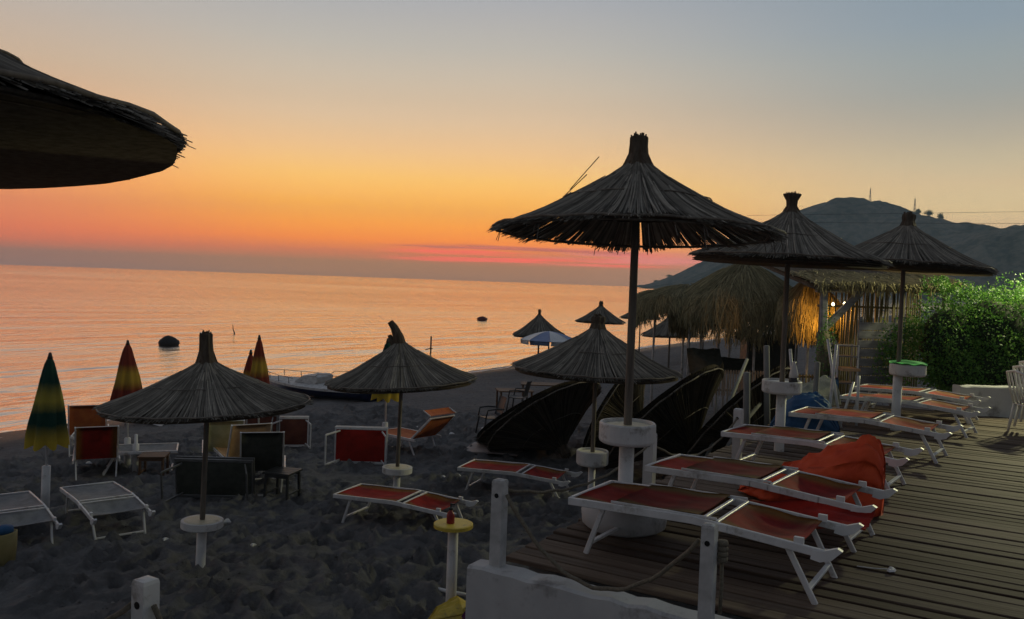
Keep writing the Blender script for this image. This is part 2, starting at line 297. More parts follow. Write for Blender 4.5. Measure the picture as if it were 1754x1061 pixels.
# ------------------------------------------------------------------ mesh helpers
class MB:
    def __init__(s): s.v = []; s.f = []
    def add(s, vs_, fs_):
        k = len(s.v); s.v += [tuple(map(float, p)) for p in vs_]; s.f += [tuple(i + k for i in f) for f in fs_]; return s
    def box(s, c, d, rot=None):
        x, y, z = d[0] / 2, d[1] / 2, d[2] / 2
        p = [Vector((a * x, b_ * y, e * z)) for a in (-1, 1) for b_ in (-1, 1) for e in (-1, 1)]
        if rot is not None: p = [rot @ q for q in p]
        return s.add([q + Vector(c) for q in p], [(0, 1, 3, 2), (4, 6, 7, 5), (0, 4, 5, 1), (2, 3, 7, 6), (0, 2, 6, 4), (1, 5, 7, 3)])
    def bar(s, p, q, w, h, up=(0, 0, 1)):
        """rectangular bar with chamfered long edges from p to q"""
        p = Vector(p); q = Vector(q); d = (q - p).normalized(); up = Vector(up)
        if abs(d.dot(up)) > .98: up = Vector((1, 0, 0))
        sd = d.cross(up).normalized(); u2 = sd.cross(d).normalized(); c_ = min(w, h) * .18
        o = [(-w / 2 + c_, -h / 2), (w / 2 - c_, -h / 2), (w / 2, -h / 2 + c_), (w / 2, h / 2 - c_), (w / 2 - c_, h / 2), (-w / 2 + c_, h / 2), (-w / 2, h / 2 - c_), (-w / 2, -h / 2 + c_)]
        vv = [e + sd * a + u2 * b_ for e in (p, q) for a, b_ in o]
        return s.add(vv, [(i, (i + 1) % 8, 8 + (i + 1) % 8, 8 + i) for i in range(8)] + [tuple(range(7, -1, -1)), tuple(range(8, 16))])
    def tube(s, pts, r, n=8, caps=True):
        pts = [Vector(p) for p in pts]; rs = r if isinstance(r, (list, tuple)) else [r] * len(pts)
        vv = []; prev = None
        for i, p in enumerate(pts):
            d = (pts[min(i + 1, len(pts) - 1)] - pts[max(i - 1, 0)]).normalized()
            if prev is None: sd = d.orthogonal().normalized()
            else: sd = (prev - d * prev.dot(d)).normalized()
            prev = sd; up = d.cross(sd)
            vv += [p + (sd * math.cos(2 * math.pi * k / n) + up * math.sin(2 * math.pi * k / n)) * rs[i] for k in range(n)]
        ff = [(i * n + k, i * n + (k + 1) % n, (i + 1) * n + (k + 1) % n, (i + 1) * n + k) for i in range(len(pts) - 1) for k in range(n)]
        if caps: ff += [tuple(range(n - 1, -1, -1)), tuple(range((len(pts) - 1) * n, len(pts) * n))]
        return s.add(vv, ff)
    def lathe(s, prof, n=24, c=(0, 0, 0), wob=None):
        vv = []
        for r, z in prof:
            for k in range(n):
                a = 2 * math.pi * k / n; rr_ = r * (wob(a, z) if wob else 1)
                vv.append((c[0] + rr_ * math.cos(a), c[1] + rr_ * math.sin(a), c[2] + z))
        ff = [(i * n + k, i * n + (k + 1) % n, (i + 1) * n + (k + 1) % n, (i + 1) * n + k) for i in range(len(prof) - 1) for k in range(n)]
        if prof[0][0] > 1e-4: ff.append(tuple(range(n - 1, -1, -1)))
        if prof[-1][0] > 1e-4: ff.append(tuple(range((len(prof) - 1) * n, len(prof) * n)))
        return s.add(vv, ff)
    def grid(s, nx, ny, fn):
        vv = [fn(i / nx, j / ny) for i in range(nx + 1) for j in range(ny + 1)]
        return s.add(vv, [(i * (ny + 1) + j, (i + 1) * (ny + 1) + j, (i + 1) * (ny + 1) + j + 1, i * (ny + 1) + j + 1) for i in range(nx) for j in range(ny)])
    def sheet(s, nx, ny, fn, th=.006):
        """a grid with real thickness"""
        k = len(s.v); s.grid(nx, ny, fn); top = s.v[k:]; N = len(top)
        s.v += [(p[0], p[1], p[2] - th) for p in top]
        id_ = lambda i, j: k + i * (ny + 1) + j
        s.f += [(id_(i, j) + N, id_(i, j + 1) + N, id_(i + 1, j + 1) + N, id_(i + 1, j) + N) for i in range(nx) for j in range(ny)]
        ring = [id_(i, 0) for i in range(nx)] + [id_(nx, j) for j in range(ny)] + [id_(i, ny) for i in range(nx, 0, -1)] + [id_(0, j) for j in range(ny, 0, -1)]
        s.f += [(ring[i], ring[(i + 1) % len(ring)], ring[(i + 1) % len(ring)] + N, ring[i] + N) for i in range(len(ring))]
        return s
    def mesh(s, name, mat, smooth=False):
        me = bpy.data.meshes.new(name); me.from_pydata(s.v, [], s.f); me.update()
        if mat: me.materials.append(MAT[mat])
        if smooth: me.shade_smooth()
        return me
    def build(s, name, mat, parent=None, smooth=False): return link(name, s.mesh(name, mat, smooth), parent)
def link(name, me, parent=None, loc=None):
    o = bpy.data.objects.new(name, me); COL.objects.link(o)
    if parent: o.parent = parent
    if loc: o.location = loc
    return o
def tag(o, label=None, cat=None, group=None, kind=None):
    for k, v_ in (('label', label), ('category', cat), ('group', group), ('kind', kind)):
        if v_: o[k] = v_
    return o
def thing(name, label, cat, loc=(0, 0, 0), rz=0, group=None, rot=None):
    o = bpy.data.objects.new(name, None); COL.objects.link(o); o.location = loc; o.rotation_euler = rot if rot else (0, 0, rz)
    o.empty_display_size = .1
    return tag(o, label, cat, group)
def dup(root, label, loc, rz=0, group=None, rot=None):
    r = root.copy(); COL.objects.link(r); r.location = loc; r.rotation_euler = rot if rot else (0, 0, rz); r['label'] = label
    if group: r['group'] = group
    for ch in list(root.children):
        c_ = ch.copy(); COL.objects.link(c_); c_.parent = r
        for g in list(ch.children):
            d = g.copy(); COL.objects.link(d); d.parent = c_
    return r
def npmesh(name, verts, faces, mat, smooth=False):
    me = bpy.data.meshes.new(name); me.from_pydata(verts.tolist() if hasattr(verts, 'tolist') else verts, [], faces.tolist() if hasattr(faces, 'tolist') else faces); me.update()
    me.materials.append(MAT[mat])
    if smooth: me.shade_smooth()
    return me
def vnoise(x, y, seed=0):
    """smooth value noise on numpy arrays"""
    xi = np.floor(x).astype(np.int64); yi = np.floor(y).astype(np.int64); fx = x - xi; fy = y - yi
    fx = fx * fx * (3 - 2 * fx); fy = fy * fy * (3 - 2 * fy)
    def hsh(a, b_):
        n = (a * 374761393 + b_ * 668265263 + seed * 982451653) & 0x7fffffff
        n = ((n ^ (n >> 13)) * 1274126177) & 0x7fffffff
        return ((n ^ (n >> 16)) & 0xffff) / 65535.0
    return (hsh(xi, yi) * (1 - fx) + hsh(xi + 1, yi) * fx) * (1 - fy) + (hsh(xi, yi + 1) * (1 - fx) + hsh(xi + 1, yi + 1) * fx) * fy
def fbm(x, y, o=4, seed=0):
    a = 0; k = .5
    for i in range(o): a = a + k * (vnoise(x, y, seed + i) - .5); x = x * 2.03; y = y * 2.03; k *= .5
    return a
def strands(paths, width):
    """paths: (N,K,3); each becomes a thin three sided reed"""
    N, K, _ = paths.shape
    d = np.gradient(paths, axis=1); d /= np.linalg.norm(d, axis=2, keepdims=True) + 1e-9
    up = np.array([0, 0, 1.0]); sd = np.cross(d, up); nl = np.linalg.norm(sd, axis=2, keepdims=True); sd = np.where(nl > .15, sd / (nl + 1e-9), np.array([1.0, 0, 0])); u2 = np.cross(sd, d)
    w = width.reshape(N, 1, 1)
    taper = np.ones((1, K, 1)); taper[:, -1] = .55
    vv = np.stack([paths + sd * w * taper, paths - sd * w * taper, paths + u2 * w * .9 * taper], axis=2).reshape(-1, 3)
    base = (np.arange(N)[:, None] * K + np.arange(K - 1)[None, :]).reshape(-1) * 3
    f = []
    for a, b_ in ((0, 1), (1, 2), (2, 0)): f.append(np.stack([base + a, base + b_, base + 3 + b_, base + 3 + a], axis=1))
    return vv, np.concatenate(f)

# ------------------------------------------------------------------ ground, sea, hills
def axis(segs):
    out = [segs[0][0]]
    for a, b_, st in segs:
        n = max(1, int(round((b_ - a) / st))); out += [a + (b_ - a) * i / n for i in range(1, n + 1)]
    return np.array(out)
U = axis([(-30, 2, 2), (2, 5, .2), (5, 14, .055), (14, 20, .12), (20, 40, .4), (40, 120, 3), (120, 900, 60)])
Wd = axis([(-60, -4, 8), (-4, 6, .16), (6, 18.2, .055), (18.2, 24, .4), (24, 60, 6)])
UU, WW = np.meshgrid(U, Wd, indexing='ij')
Z = np.interp(WW, *ZW)
mask = np.clip((WW + 1) / 4, 0, 1)
Z += mask * (fbm(UU * .35, WW * .35, 3, 5) * .22 + fbm(UU * 1.6, WW * 1.6, 4, 11) * .12)
Z += np.clip((WW - 2) / 5, 0, 1) * fbm(UU * 5, WW * 5, 3, 31) * .05
Z += .05 * np.sin(UU * .8) * np.clip(1 - np.abs(WW - 2) / 3, 0, 1) * 0
for i in range(3400):                                    # footprints
    u0 = rng.uniform(4.6, 19); w0 = rng.uniform(4.5, 18.2); a = rng.uniform(0, math.pi); L = rng.uniform(.10, .19); Wf = L * rng.uniform(.4, .65); dep = rng.uniform(.03, .10)
    i0, i1 = np.searchsorted(U, [u0 - .4, u0 + .4]); j0, j1 = np.searchsorted(Wd, [w0 - .4, w0 + .4])
    du = UU[i0:i1, j0:j1] - u0; dw = WW[i0:i1, j0:j1] - w0
    p = (du * math.cos(a) + dw * math.sin(a)) / L; q = (-du * math.sin(a) + dw * math.cos(a)) / Wf; r2 = p * p + q * q
    Z[i0:i1, j0:j1] += dep * (-np.exp(-r2) + .55 * np.exp(-((np.sqrt(r2) - 1.5) / .45) ** 2))
KK = WW + float(S0 @ INL)
V = np.stack([SH[0] * UU + INL[0] * KK, SH[1] * UU + INL[1] * KK, Z], axis=2).reshape(-1, 3)
nu, nw = UU.shape
ii = (np.arange(nu - 1)[:, None] * nw + np.arange(nw - 1)[None, :]).reshape(-1)
F = np.stack([ii, ii + nw, ii + nw + 1, ii + 1], axis=1)[:, ::-1]
sand = link('sand', npmesh('sand', V, F, 'sand', True)); tag(sand, kind='structure')
def on_sand(x, y): return ground(x, y)

SEA_R = 2000
n = 96
sv = [(0, 0, -2.2)] + [(r * math.cos(2 * math.pi * k / n), r * math.sin(2 * math.pi * k / n), -2.2) for r in (60, 400, SEA_R) for k in range(n)]
sf = [(0, 1 + k, 1 + (k + 1) % n) for k in range(n)] + [(1 + r * n + k, 1 + (r + 1) * n + k, 1 + (r + 1) * n + (k + 1) % n, 1 + r * n + (k + 1) % n) for r in (0, 1) for k in range(n)]
sea = link('sea', npmesh('sea', sv, sf, 'sea')); tag(sea, kind='structure')

rs = random.Random(8); us = np.concatenate([np.arange(-20, 60, .35), np.arange(60, 420, 4.0)]); sv2 = []
for u_ in us:
    wv_ = .35 + .45 * math.sin(u_ * .21) + .25 * math.sin(u_ * .63 + 1) + .1 * math.sin(u_ * 2.1); wd = .09 + .24 * abs(math.sin(u_ * .37 + .5 * math.sin(u_ * 1.9))) + rs.uniform(0, .05)
    for ww_ in (wv_ - wd, wv_ + wd * .6): x_, y_ = xy(u_, ww_); sv2.append((x_, y_, max(-2.195, ground(x_, y_) + .006)))
k_ = np.arange(len(us) - 1)[:, None] * 2
surf = link('surf_foam', npmesh('surf_foam', np.array(sv2), np.concatenate([k_ + np.array([[0, 1, 3, 2]])]), 'white_plastic', True)); tag(surf, kind='structure')

RIDGE = np.array([(150, 1520, -14), (177, 1500, -8), (246, 1480, 9), (280, 1450, 24), (329, 1400, 51), (389, 1350, 77), (436, 1250, 100), (454, 1200, 127), (467, 1180, 135), (483, 1160, 132), (502, 1130, 121),
                  (519, 1100, 107), (532, 1050, 96), (562, 1000, 88), (573, 950, 83), (615, 880, 76), (670, 800, 67), (760, 700, 60), (900, 600, 50)], float)
gx = np.arange(120, 1000, 6.0); gy = np.arange(560, 1760, 9.0); GX, GY = np.meshgrid(gx, gy, indexing='ij')
best = np.full(GX.shape, 1e9); hh = np.zeros(GX.shape)
for a, b_ in zip(RIDGE[:-1], RIDGE[1:]):
    d = b_[:2] - a[:2]; L2 = d @ d
    tt = np.clip(((GX - a[0]) * d[0] + (GY - a[1]) * d[1]) / L2, 0, 1)
    dist = np.hypot(GX - a[0] - tt * d[0], GY - a[1] - tt * d[1]); hgt = a[2] + tt * (b_[2] - a[2])
    k = dist < best; best = np.where(k, dist, best); hh = np.where(k, hgt, hh)
fall = np.exp(-(best / (30 + np.maximum(hh, 0) * 1.15)) ** 2)
GZ = (hh + 6) * fall - 8 + fall * (fbm(GX * .012, GY * .012, 4, 3) * 34 * np.clip(best / 60, .10, 1) + fbm(GX * .06, GY * .06, 3, 8) * 13 * np.clip(hh / 60, .2, 1))
nx_, ny_ = GX.shape; ii = (np.arange(nx_ - 1)[:, None] * ny_ + np.arange(ny_ - 1)[None, :]).reshape(-1)
hills = link('hills', npmesh('hills', np.stack([GX, GY, GZ], axis=2).reshape(-1, 3), np.stack([ii, ii + ny_, ii + ny_ + 1, ii + 1], axis=1), 'hill_scrub', True)); tag(hills, kind='structure')
def hill_z(x, y):
    i = min(max(int((x - gx[0]) / 6), 0), nx_ - 1); j = min(max(int((y - gy[0]) / 9), 0), ny_ - 1); return float(GZ[i, j])

hz = MB().box((0, 0, 75), (4100, 4100, 172)).build('haze', None); tag(hz, kind='stuff')
m, nt, b = nmat('haze_air'); nt.nodes.remove(b); pv = node(nt, 'ShaderNodeVolumePrincipled'); pv.inputs['Color'].default_value = (.62, .90, 1.0, 1); pv.inputs['Density'].default_value = .00042
nt.links.new(pv.outputs[0], nt.nodes['Material Output'].inputs['Volume']); hz.data.materials.append(m)

# ------------------------------------------------------------------ deck and its wall
DECK_U0, DECK_U1, DECK_W0, DECK_W1 = 5.22, 16.3, 18.22, 23.4
deck = thing('deck', None, None, (0, 0, 0)); tag(deck, kind='structure')
dl = DECK_W1 - DECK_W0
def plank_mesh(i):
    mb = MB(); rj = random.Random(i); nseg = 7
    hw = .0625; prof = [(-hw, -.034), (hw, -.034), (hw, -.005), (hw - .006, 0), (-hw + .006, 0), (-hw, -.005)]
    vv = []
    for s_ in range(nseg + 1):
        x = dl * s_ / nseg; zz = rj.uniform(-.002, .003); yy = rj.uniform(-.002, .002)
        vv += [(x, y + yy, z + zz) for y, z in prof]
    ff = [(s_ * 6 + k, s_ * 6 + (k + 1) % 6, s_ * 6 + 6 + (k + 1) % 6, s_ * 6 + 6 + k) for s_ in range(nseg) for k in range(6)] + [(5, 4, 3, 2, 1, 0), tuple(range(nseg * 6, nseg * 6 + 6))]
    return mb.add(vv, ff).mesh('plank', 'deck_board')
pm = [plank_mesh(i) for i in range(6)]
u = DECK_U0; i = 0; rj = random.Random(3)
while u < DECK_U1:
    p = link('plank', pm[i % 6], deck)
    p.location = (*xy(u + .0625, DECK_W0 + rj.uniform(-.03, .03)), rj.uniform(-.006, .005)); p.rotation_euler = (rj.uniform(-.012, .012), 0, INL_ANG + rj.uniform(-.002, .002))
    u += .125 + rj.choice([.006, .008, .012, .024, .034]); i += 1
mb = MB(); Rz_ = Matrix.Rotation(INL_ANG, 3, 'Z')
mb.box((*xy((DECK_U0 + DECK_U1) / 2 + .03, (DECK_W0 + DECK_W1) / 2 + .06), -.72), (dl - .15, DECK_U1 - DECK_U0 - .1, 1.3), Rz_)
mb.build('deck_light_block', 'concrete', deck)  # plain box added under the planks to block light

def wall_mesh(L, th, z0, z1, seed=1):
    """rendered wall with an uneven hand trowelled top"""
    mb = MB(); rj = random.Random(seed); n_ = int(L / .12); vv = []
    for s_ in range(n_ + 1):
        x = L * s_ / n_; j = rj.uniform(-.012, .008); jy = rj.uniform(-.006, .006)
        vv += [(x, -th / 2, z0), (x, th / 2, z0), (x, th / 2 + jy, z1 + j - .02), (x, th / 2 - .025 + jy, z1 + j), (x, -th / 2 + .02, z1 + j), (x, -th / 2, z1 + j - .018)]
    ff = [(s_ * 6 + k, s_ * 6 + 6 + k, s_ * 6 + 6 + (k + 1) % 6, s_ * 6 + (k + 1) % 6) for s_ in range(n_) for k in range(6)] + [(0, 1, 2, 3, 4, 5), tuple(range(n_ * 6 + 5, n_ * 6 - 1, -1))]
    return mb.add(vv, ff)
w_ = wall_mesh(4.5, .20, -1.7, -.012).build('retaining_wall', 'concrete_white'); w_.location = (*xy(5.04, 18.06), 0); w_.rotation_euler = (0, 0, INL_ANG)
tag(w_, 'low white rendered wall with chipped top in front of the wooden deck', 'wall')
w_ = wall_mesh(4.0, .22, -.4, .5, 2).build('garden_wall', 'concrete_white'); w_.location = (7.55, 14.25, 0); w_.rotation_euler = (0, 0, R_(6))
tag(w_, 'low pale wall at the end of the deck below the green bush', 'wall')

# ------------------------------------------------------------------ rope posts
def rope_post(x, y, top, bottom, w, label, mat='old_white_paint', kind='square', lean=(0, 0)):
    t = thing('rope_post', label, 'post', (x, y, bottom), SHORE_ANG, 'rope posts'); t.rotation_euler = (lean[0], lean[1], SHORE_ANG)
    h_ = top - bottom; mb = MB(); hw = w / 2
    mb.lathe([(hw * 1.35, 0), (hw * 1.36, h_ * .5), (hw * 1.33, h_ - .02), (hw * 1.2, h_ - .004), (hw * .5, h_)], 4 if kind == 'square' else 14)
    o = mb.build('post', mat, t); o.rotation_euler = (0, 0, R_(45) if kind == 'square' else 0)
    mh = MB(); mh.tube([(-hw * 1.02, 0, h_ - .11), (hw * 1.02, 0, h_ - .11)], .017, 10); mh.build('rope_hole_plug', 'hole_shade', t)  # solid black plug drawn as the hole, its inner shade put into the colour
    return t
P1 = (-.04, 5.92); P2 = (1.22, 4.98); P3 = (1.36, 8.0); P4 = (2.69, 9.85); P0 = (-1.585, 3.72)
rope_post(*P1, .6, -.02, .090, 'chipped white post on the front corner of the white wall')
rope_post(*P2, .6, -.02, .084, 'white post at the bottom of the view with a knotted rope on its side')
rope_post(*P3, .6, 0, .10, 'white post on the deck edge just right of the big umbrella table', 'white_paint')
rope_post(*P4, .6, 0, .10, 'white post on the deck edge beside the dark fallen canopies', 'white_paint')
rope_post(*P0, .62, -1.55, .088, 'white square post in the bottom left corner with rope through it', 'white_paint')
rope_post(*xy(6.75, 18.30), .16, -.06, .085, 'short white stump at the left edge of the deck, leaning', 'white_paint', 'round', (.15, .1))
rope_post(*xy(6.45, 18.28), .08, -.06, .08, 'shortest white stump at the left edge of the deck', 'white_paint', 'round', (-.1, .25))
def rope(p, q, sag, label, r=.011, hang=0):
    p = Vector(p); q = Vector(q); pts = []
    for i in range(25):
        s_ = i / 24; a = p.lerp(q, s_); a.z -= sag * 4 * s_ * (1 - s_) + .006 * math.sin(i * 1.7); pts.append(a)
    o = MB().tube(pts, r, 7).build('rope', 'rope', None, True); tag(o, label, 'rope', 'ropes between the posts')
rope((P1[0] + .05, P1[1] - .04, .50), (P2[0] - .05, P2[1] + .04, .49), .47, 'thick rope sagging low between the two front posts on the wall', .014)
rope((P1[0] + .05, P1[1] + .03, .52), (P3[0] - .03, P3[1] - .05, .49), .16, 'rope running from the corner post back behind the nearest lounger')
rope((P3[0] + .03, P3[1] + .05, .49), (P4[0] - .03, P4[1] - .05, .49), .26, 'rope hanging between the two far posts before the dark canopies')
rope((P0[0] + .05, P0[1] - .03, .51), (P0[0] + .95, P0[1] + .4, -.55), .35, 'dark rope dropping to the right of the bottom left post', .013)
rope((P0[0] - .05, P0[1], .51), (P0[0] - 1.3, P0[1] - .25, .18), .16, 'dark rope leading left from the bottom left post', .013)
kn = MB()
for i in range(4): kn.lathe([(.012, -.01), (.03, -.006), (.036, .01), (.03, .026), (.012, .03)], 12, (P2[0] + .085, P2[1] + .02, .47 - i * .032))
kn.tube([(P2[0] + .085, P2[1] + .02, .36), (P2[0] + .09, P2[1] + .02, .2), (P2[0] + .085, P2[1] + .02, .05)], .012, 7)
tag(kn.build('rope_knot', 'rope', None, True), 'bundle of knotted rope hanging on the bottom white post', 'rope')

# ------------------------------------------------------------------ reed umbrellas
CR = [.06, .08, .15, .23, .36, .52, .73, .95, 1.10, 1.19]; CZ = [.62, .585, .53, .475, .395, .305, .185, .085, .028, 0.0]
def cz(r): return np.interp(r, CR, CZ)
def thatch_mesh(name, n_, seed, gap=1.0, ragged=.035, w=(.005, .0085), mat='reed'):
    g = np.random.default_rng(seed); K = 7
    th = g.uniform(0, 2 * np.pi, n_); lay = g.integers(0, 3, n_)
    r0 = np.where(lay == 0, .07, np.where(lay == 1, g.uniform(.07, .3, n_), g.uniform(.25, .6, n_))); r1 = 1.19 + g.normal(0, ragged, n_) - g.uniform(0, .05, n_) + .018 * np.sin(6 * th + seed) + .012 * np.sin(15 * th)
    # a few gaps where light slips through
    s_ = np.linspace(0, 1, K)[None, :]; rr_ = r0[:, None] + (r1 - r0)[:, None] * s_
    th2 = th[:, None] + g.normal(0, .022, n_)[:, None] * s_
    z = cz(np.minimum(rr_, 1.19)) - np.maximum(rr_ - 1.19, 0) * .6 + lay[:, None] * .010 + g.uniform(0, .014, n_)[:, None] + (.012 * np.sin(3 * th2 + seed) + .009 * np.sin(7 * th2 + 2.3 * seed) + .006 * np.sin(17 * th2 + seed)) * rr_ - .012 * (s_ > .95) * g.uniform(0, 1, n_)[:, None]
    P = np.stack([rr_ * np.cos(th2), rr_ * np.sin(th2), z], axis=2)
    vv, ff = strands(P, g.uniform(*w, n_))
    return npmesh(name, vv, ff, mat)
def shell_mesh(rmax, seed, mat='reed_mat'):
    mb = MB(); rs = [r for r in CR if r < rmax] + [rmax]; n_ = 40
    pr = [(r, float(cz(r)) - .034) for r in rs[::-1]]; ri = random.Random(seed)
    ph = ri.uniform(0, 6)
    up = lambda a, z: 1 + .012 * math.sin(5 * a + ph) + .006 * math.sin(13 * a)
    vv = []; ff = []
    prof = pr + [(r, z - .02) for r, z in pr[::-1]]
    return mb.lathe(prof, n_, wob=up).mesh('canopy', mat, True)
def frame_mesh():
    mb = MB()
    for k in range(8):
        a = 2 * math.pi * k / 8 + .2
        mb.tube([(r * math.cos(a), r * math.sin(a), float(cz(r)) - .055) for r in (.05, .3, .6, .85, 1.02)], .014, 6)
    for rr_ in (.62, 1.05): mb.tube([(rr_ * math.cos(2 * math.pi * k / 32), rr_ * math.sin(2 * math.pi * k / 32), float(cz(rr_)) - .03) for k in range(33)], .010, 6)
    return mb.mesh('rib_frame', 'pole_wood', True)
def rim_mesh():
    mb = MB(); mb.tube([(1.165 * math.cos(2 * math.pi * k / 48), 1.165 * math.sin(2 * math.pi * k / 48), .034 + .006 * math.sin(k * 2.1)) for k in range(49)], .011, 6)
    return mb.mesh('rim_band', 'pole_wood', True)
def ring_mesh():
    mb = MB(); mb.tube([(.60 * math.cos(2 * math.pi * k / 40), .60 * math.sin(2 * math.pi * k / 40), float(cz(.60)) + .036 + .006 * math.sin(k * 1.3)) for k in range(41)], .006, 5)
    return mb.mesh('binding_ring', 'pole_wood', True)
def knot_mesh(kind, seed):
    mb = MB(); ri = random.Random(seed); w = lambda a, z: 1 + .08 * math.sin(7 * a + z * 9) + .05 * math.sin(11 * a + 2)
    if kind == 'tall': mb.lathe([(.125, -.02), (.10, .04), (.075, .12), (.072, .22), (.075, .285), (.06, .30)], 18, wob=w)
    elif kind == 'flare': mb.lathe([(.12, -.02), (.09, .04), (.06, .09), (.062, .15), (.10, .225), (.095, .24)], 18, wob=w)
    elif kind == 'short': mb.lathe([(.12, -.02), (.10, .04), (.085, .08), (.095, .13), (.09, .17), (.05, .19)], 18, wob=w)
    elif kind == 'point': mb.lathe([(.11, -.02), (.075, .05), (.05, .11), (.035, .16), (.02, .18)], 14, wob=w)
    elif kind == 'split':
        mb.tube([(.0, 0, -.03), (-.03, 0, .12), (-.09, 0, .27), (-.15, 0, .36)], [.10, .085, .06, .045], 12)
        mb.tube([(-.08, 0, -.03), (-.14, .02, .06), (-.17, .02, .15)], [.06, .045, .03], 10)
    if kind != 'split':
        top = max(p[2] for p in mb.v)
        for k in range(26):
            a = ri.uniform(0, 6.28); r = ri.uniform(.0, .08); mb.tube([(r * .8 * math.cos(a), r * .8 * math.sin(a), top - .1), (r * math.cos(a), r * math.sin(a), top + ri.uniform(0, .03))], .007, 4)
    return mb.mesh('topknot', 'reed_mat')
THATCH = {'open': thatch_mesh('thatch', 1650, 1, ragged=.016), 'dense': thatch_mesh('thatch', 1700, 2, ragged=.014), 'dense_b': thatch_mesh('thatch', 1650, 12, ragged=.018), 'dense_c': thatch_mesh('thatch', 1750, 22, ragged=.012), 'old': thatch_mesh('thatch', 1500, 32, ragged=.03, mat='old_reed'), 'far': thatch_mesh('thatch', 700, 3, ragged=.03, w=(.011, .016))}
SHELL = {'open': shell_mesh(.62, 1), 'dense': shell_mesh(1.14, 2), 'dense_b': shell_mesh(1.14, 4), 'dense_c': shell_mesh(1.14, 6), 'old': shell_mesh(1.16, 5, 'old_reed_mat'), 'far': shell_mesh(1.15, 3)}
FRAME = frame_mesh(); RIM = rim_mesh(); RING = ring_mesh(); KNOT = {k: knot_mesh(k, i) for i, k in enumerate(('tall', 'flare', 'short', 'point', 'split'))}
def canopy_on(t, z, R=1.19, var='dense', knot='tall', tilt=(0, 0), spin=0.0, steep=1.0, frame=True, kz=1.0):
    k = R / 1.19; rot = (Matrix.Rotation(tilt[0], 3, 'X') @ Matrix.Rotation(tilt[1], 3, 'Y') @ Matrix.Rotation(spin, 3, 'Z')).to_euler()
    root = link('canopy', SHELL[var], t, (0, 0, z)); root.rotation_euler = rot; root.scale = (k, k, k * steep)
    th = link('thatch', THATCH[var], root); th['kind'] = 'stuff'
    kn_ = link('topknot', KNOT[knot], root, (0, 0, .585)); kn_.scale = (1, 1, kz)
    if frame:
        link('rim_band', RIM, root); link('rib_frame', FRAME, root); link('binding_ring', RING, root)
    return root
def table_drum(t, z, r, hgt, mat='white_paint', top='table_top', post_r=.055, lip=True, c=(0, 0)):
    mb = MB(); q = .022 if lip else .0
    if lip: mb.lathe([(r * .9, z - hgt), (r * .97, z - hgt + .012), (r, z - hgt + .03), (r, z - .012), (r - .008, z), (r - .024, z), (r - .03, z - .02), (r - .03, z - .028)], 32, (c[0], c[1], 0), wob=lambda a, zz: 1 + .006 * math.sin(3 * a) + .004 * math.sin(8 * a + zz * 20))
    else: mb.lathe([(r * .5, z - hgt), (r * .94, z - hgt + .01), (r, z - hgt + .02), (r, z - .008), (r - .008, z - .004)], 32, (c[0], c[1], 0))
    dr = mb.build('table_drum', mat, t, False)
    tp = MB().lathe([(r - .034, z - .04), (r - .034, z - q - .004), (r - .06, z - q + .002)], 32, (c[0], c[1], 0)).build('table_top', top, dr)
    MB().lathe([(post_r * 1.1, -.25), (post_r, .05), (post_r, z - hgt + .015)], 16).build('base_post', mat, t, True)
def parasol(x, y, z0, label, rim, R=1.19, var='dense', knot='tall', tilt=(0, 0), spin=0., table=None, pole_r=.032, lean=(0, 0), group='reed beach umbrellas', steep=1.0, frame=True, polemat='pole_wood', kz=1.0):
    t = thing('reed_umbrella', label, 'beach umbrella', (x, y, z0), 0, group); t.rotation_euler = (lean[0], lean[1], 0)
    MB().tube([(0, 0, -.2), (0, 0, rim * .5), (0, 0, rim + .55 * R / 1.19 * steep)], [pole_r * 1.05, pole_r, pole_r * .9], 12).build('pole', polemat, t, True)
    canopy_on(t, rim, R, var, knot, tilt, spin, steep, frame, kz)
    if table: table_drum(t, **table)
    return t
# on the deck
M1 = parasol(.985, 6.93, 0, 'tall reed umbrella over the nearest deck loungers, light slipping through its rim', 2.39, 1.19, 'open', 'tall', (R_(-2.6), R_(.5)), .3,
             dict(z=.87, r=.232, hgt=.17, post_r=.062), .034, kz=.80)
mb = MB(); mb.lathe([(.30, 0), (.345, .03), (.355, .12), (.34, .20), (.30, .235), (.12, .25)], 28, wob=lambda a, z: 1 + .02 * math.sin(3 * a + 1) + .012 * math.sin(7 * a)); mb.build('base_block', 'concrete_white', M1, True)
M1s = MB(); rj = random.Random(5)
for (a, r0, r1, z0, z1) in ((2.95, .55, .30, .40, .64), (2.85, .62, .40, .34, .50), (3.0, .60, .52, .31, .345)):
    M1s.tube([(r0 * math.cos(a), r0 * math.sin(a), 2.40 + z0 - .03), (r1 * math.cos(a) - .02, r1 * math.sin(a), 2.40 + z1)], .0042, 5)
for k in range(14):
    a = rj.uniform(0, 6.28); M1s.tube([(1.13 * math.cos(a), 1.13 * math.sin(a), 2.42), (1.16 * math.cos(a + .01), 1.16 * math.sin(a + .01), 2.42 - rj.uniform(.06, .16))], .004, 4)
lr = M1s.build('loose_reed', 'pole_wood', M1); lr['kind'] = 'stuff'
parasol(3.39, 10.5, 0, 'reed umbrella with a flared topknot behind the tallest one, its table carrying a white bottle', 2.36, 1.2, 'dense', 'flare', (0, R_(1.5)), 1.2,
        dict(z=.88, r=.24, hgt=.16, post_r=.06, top='white_plastic'), .032)
parasol(5.70, 12.4, 0, 'rightmost reed umbrella on the deck, its table under a green cloth', 2.40, 1.2, 'dense_b', 'short', (0, R_(3.0)), 2.2,
        dict(z=.98, r=.25, hgt=.17, post_r=.065, c=(.14, 0)), .032, steep=1.0)
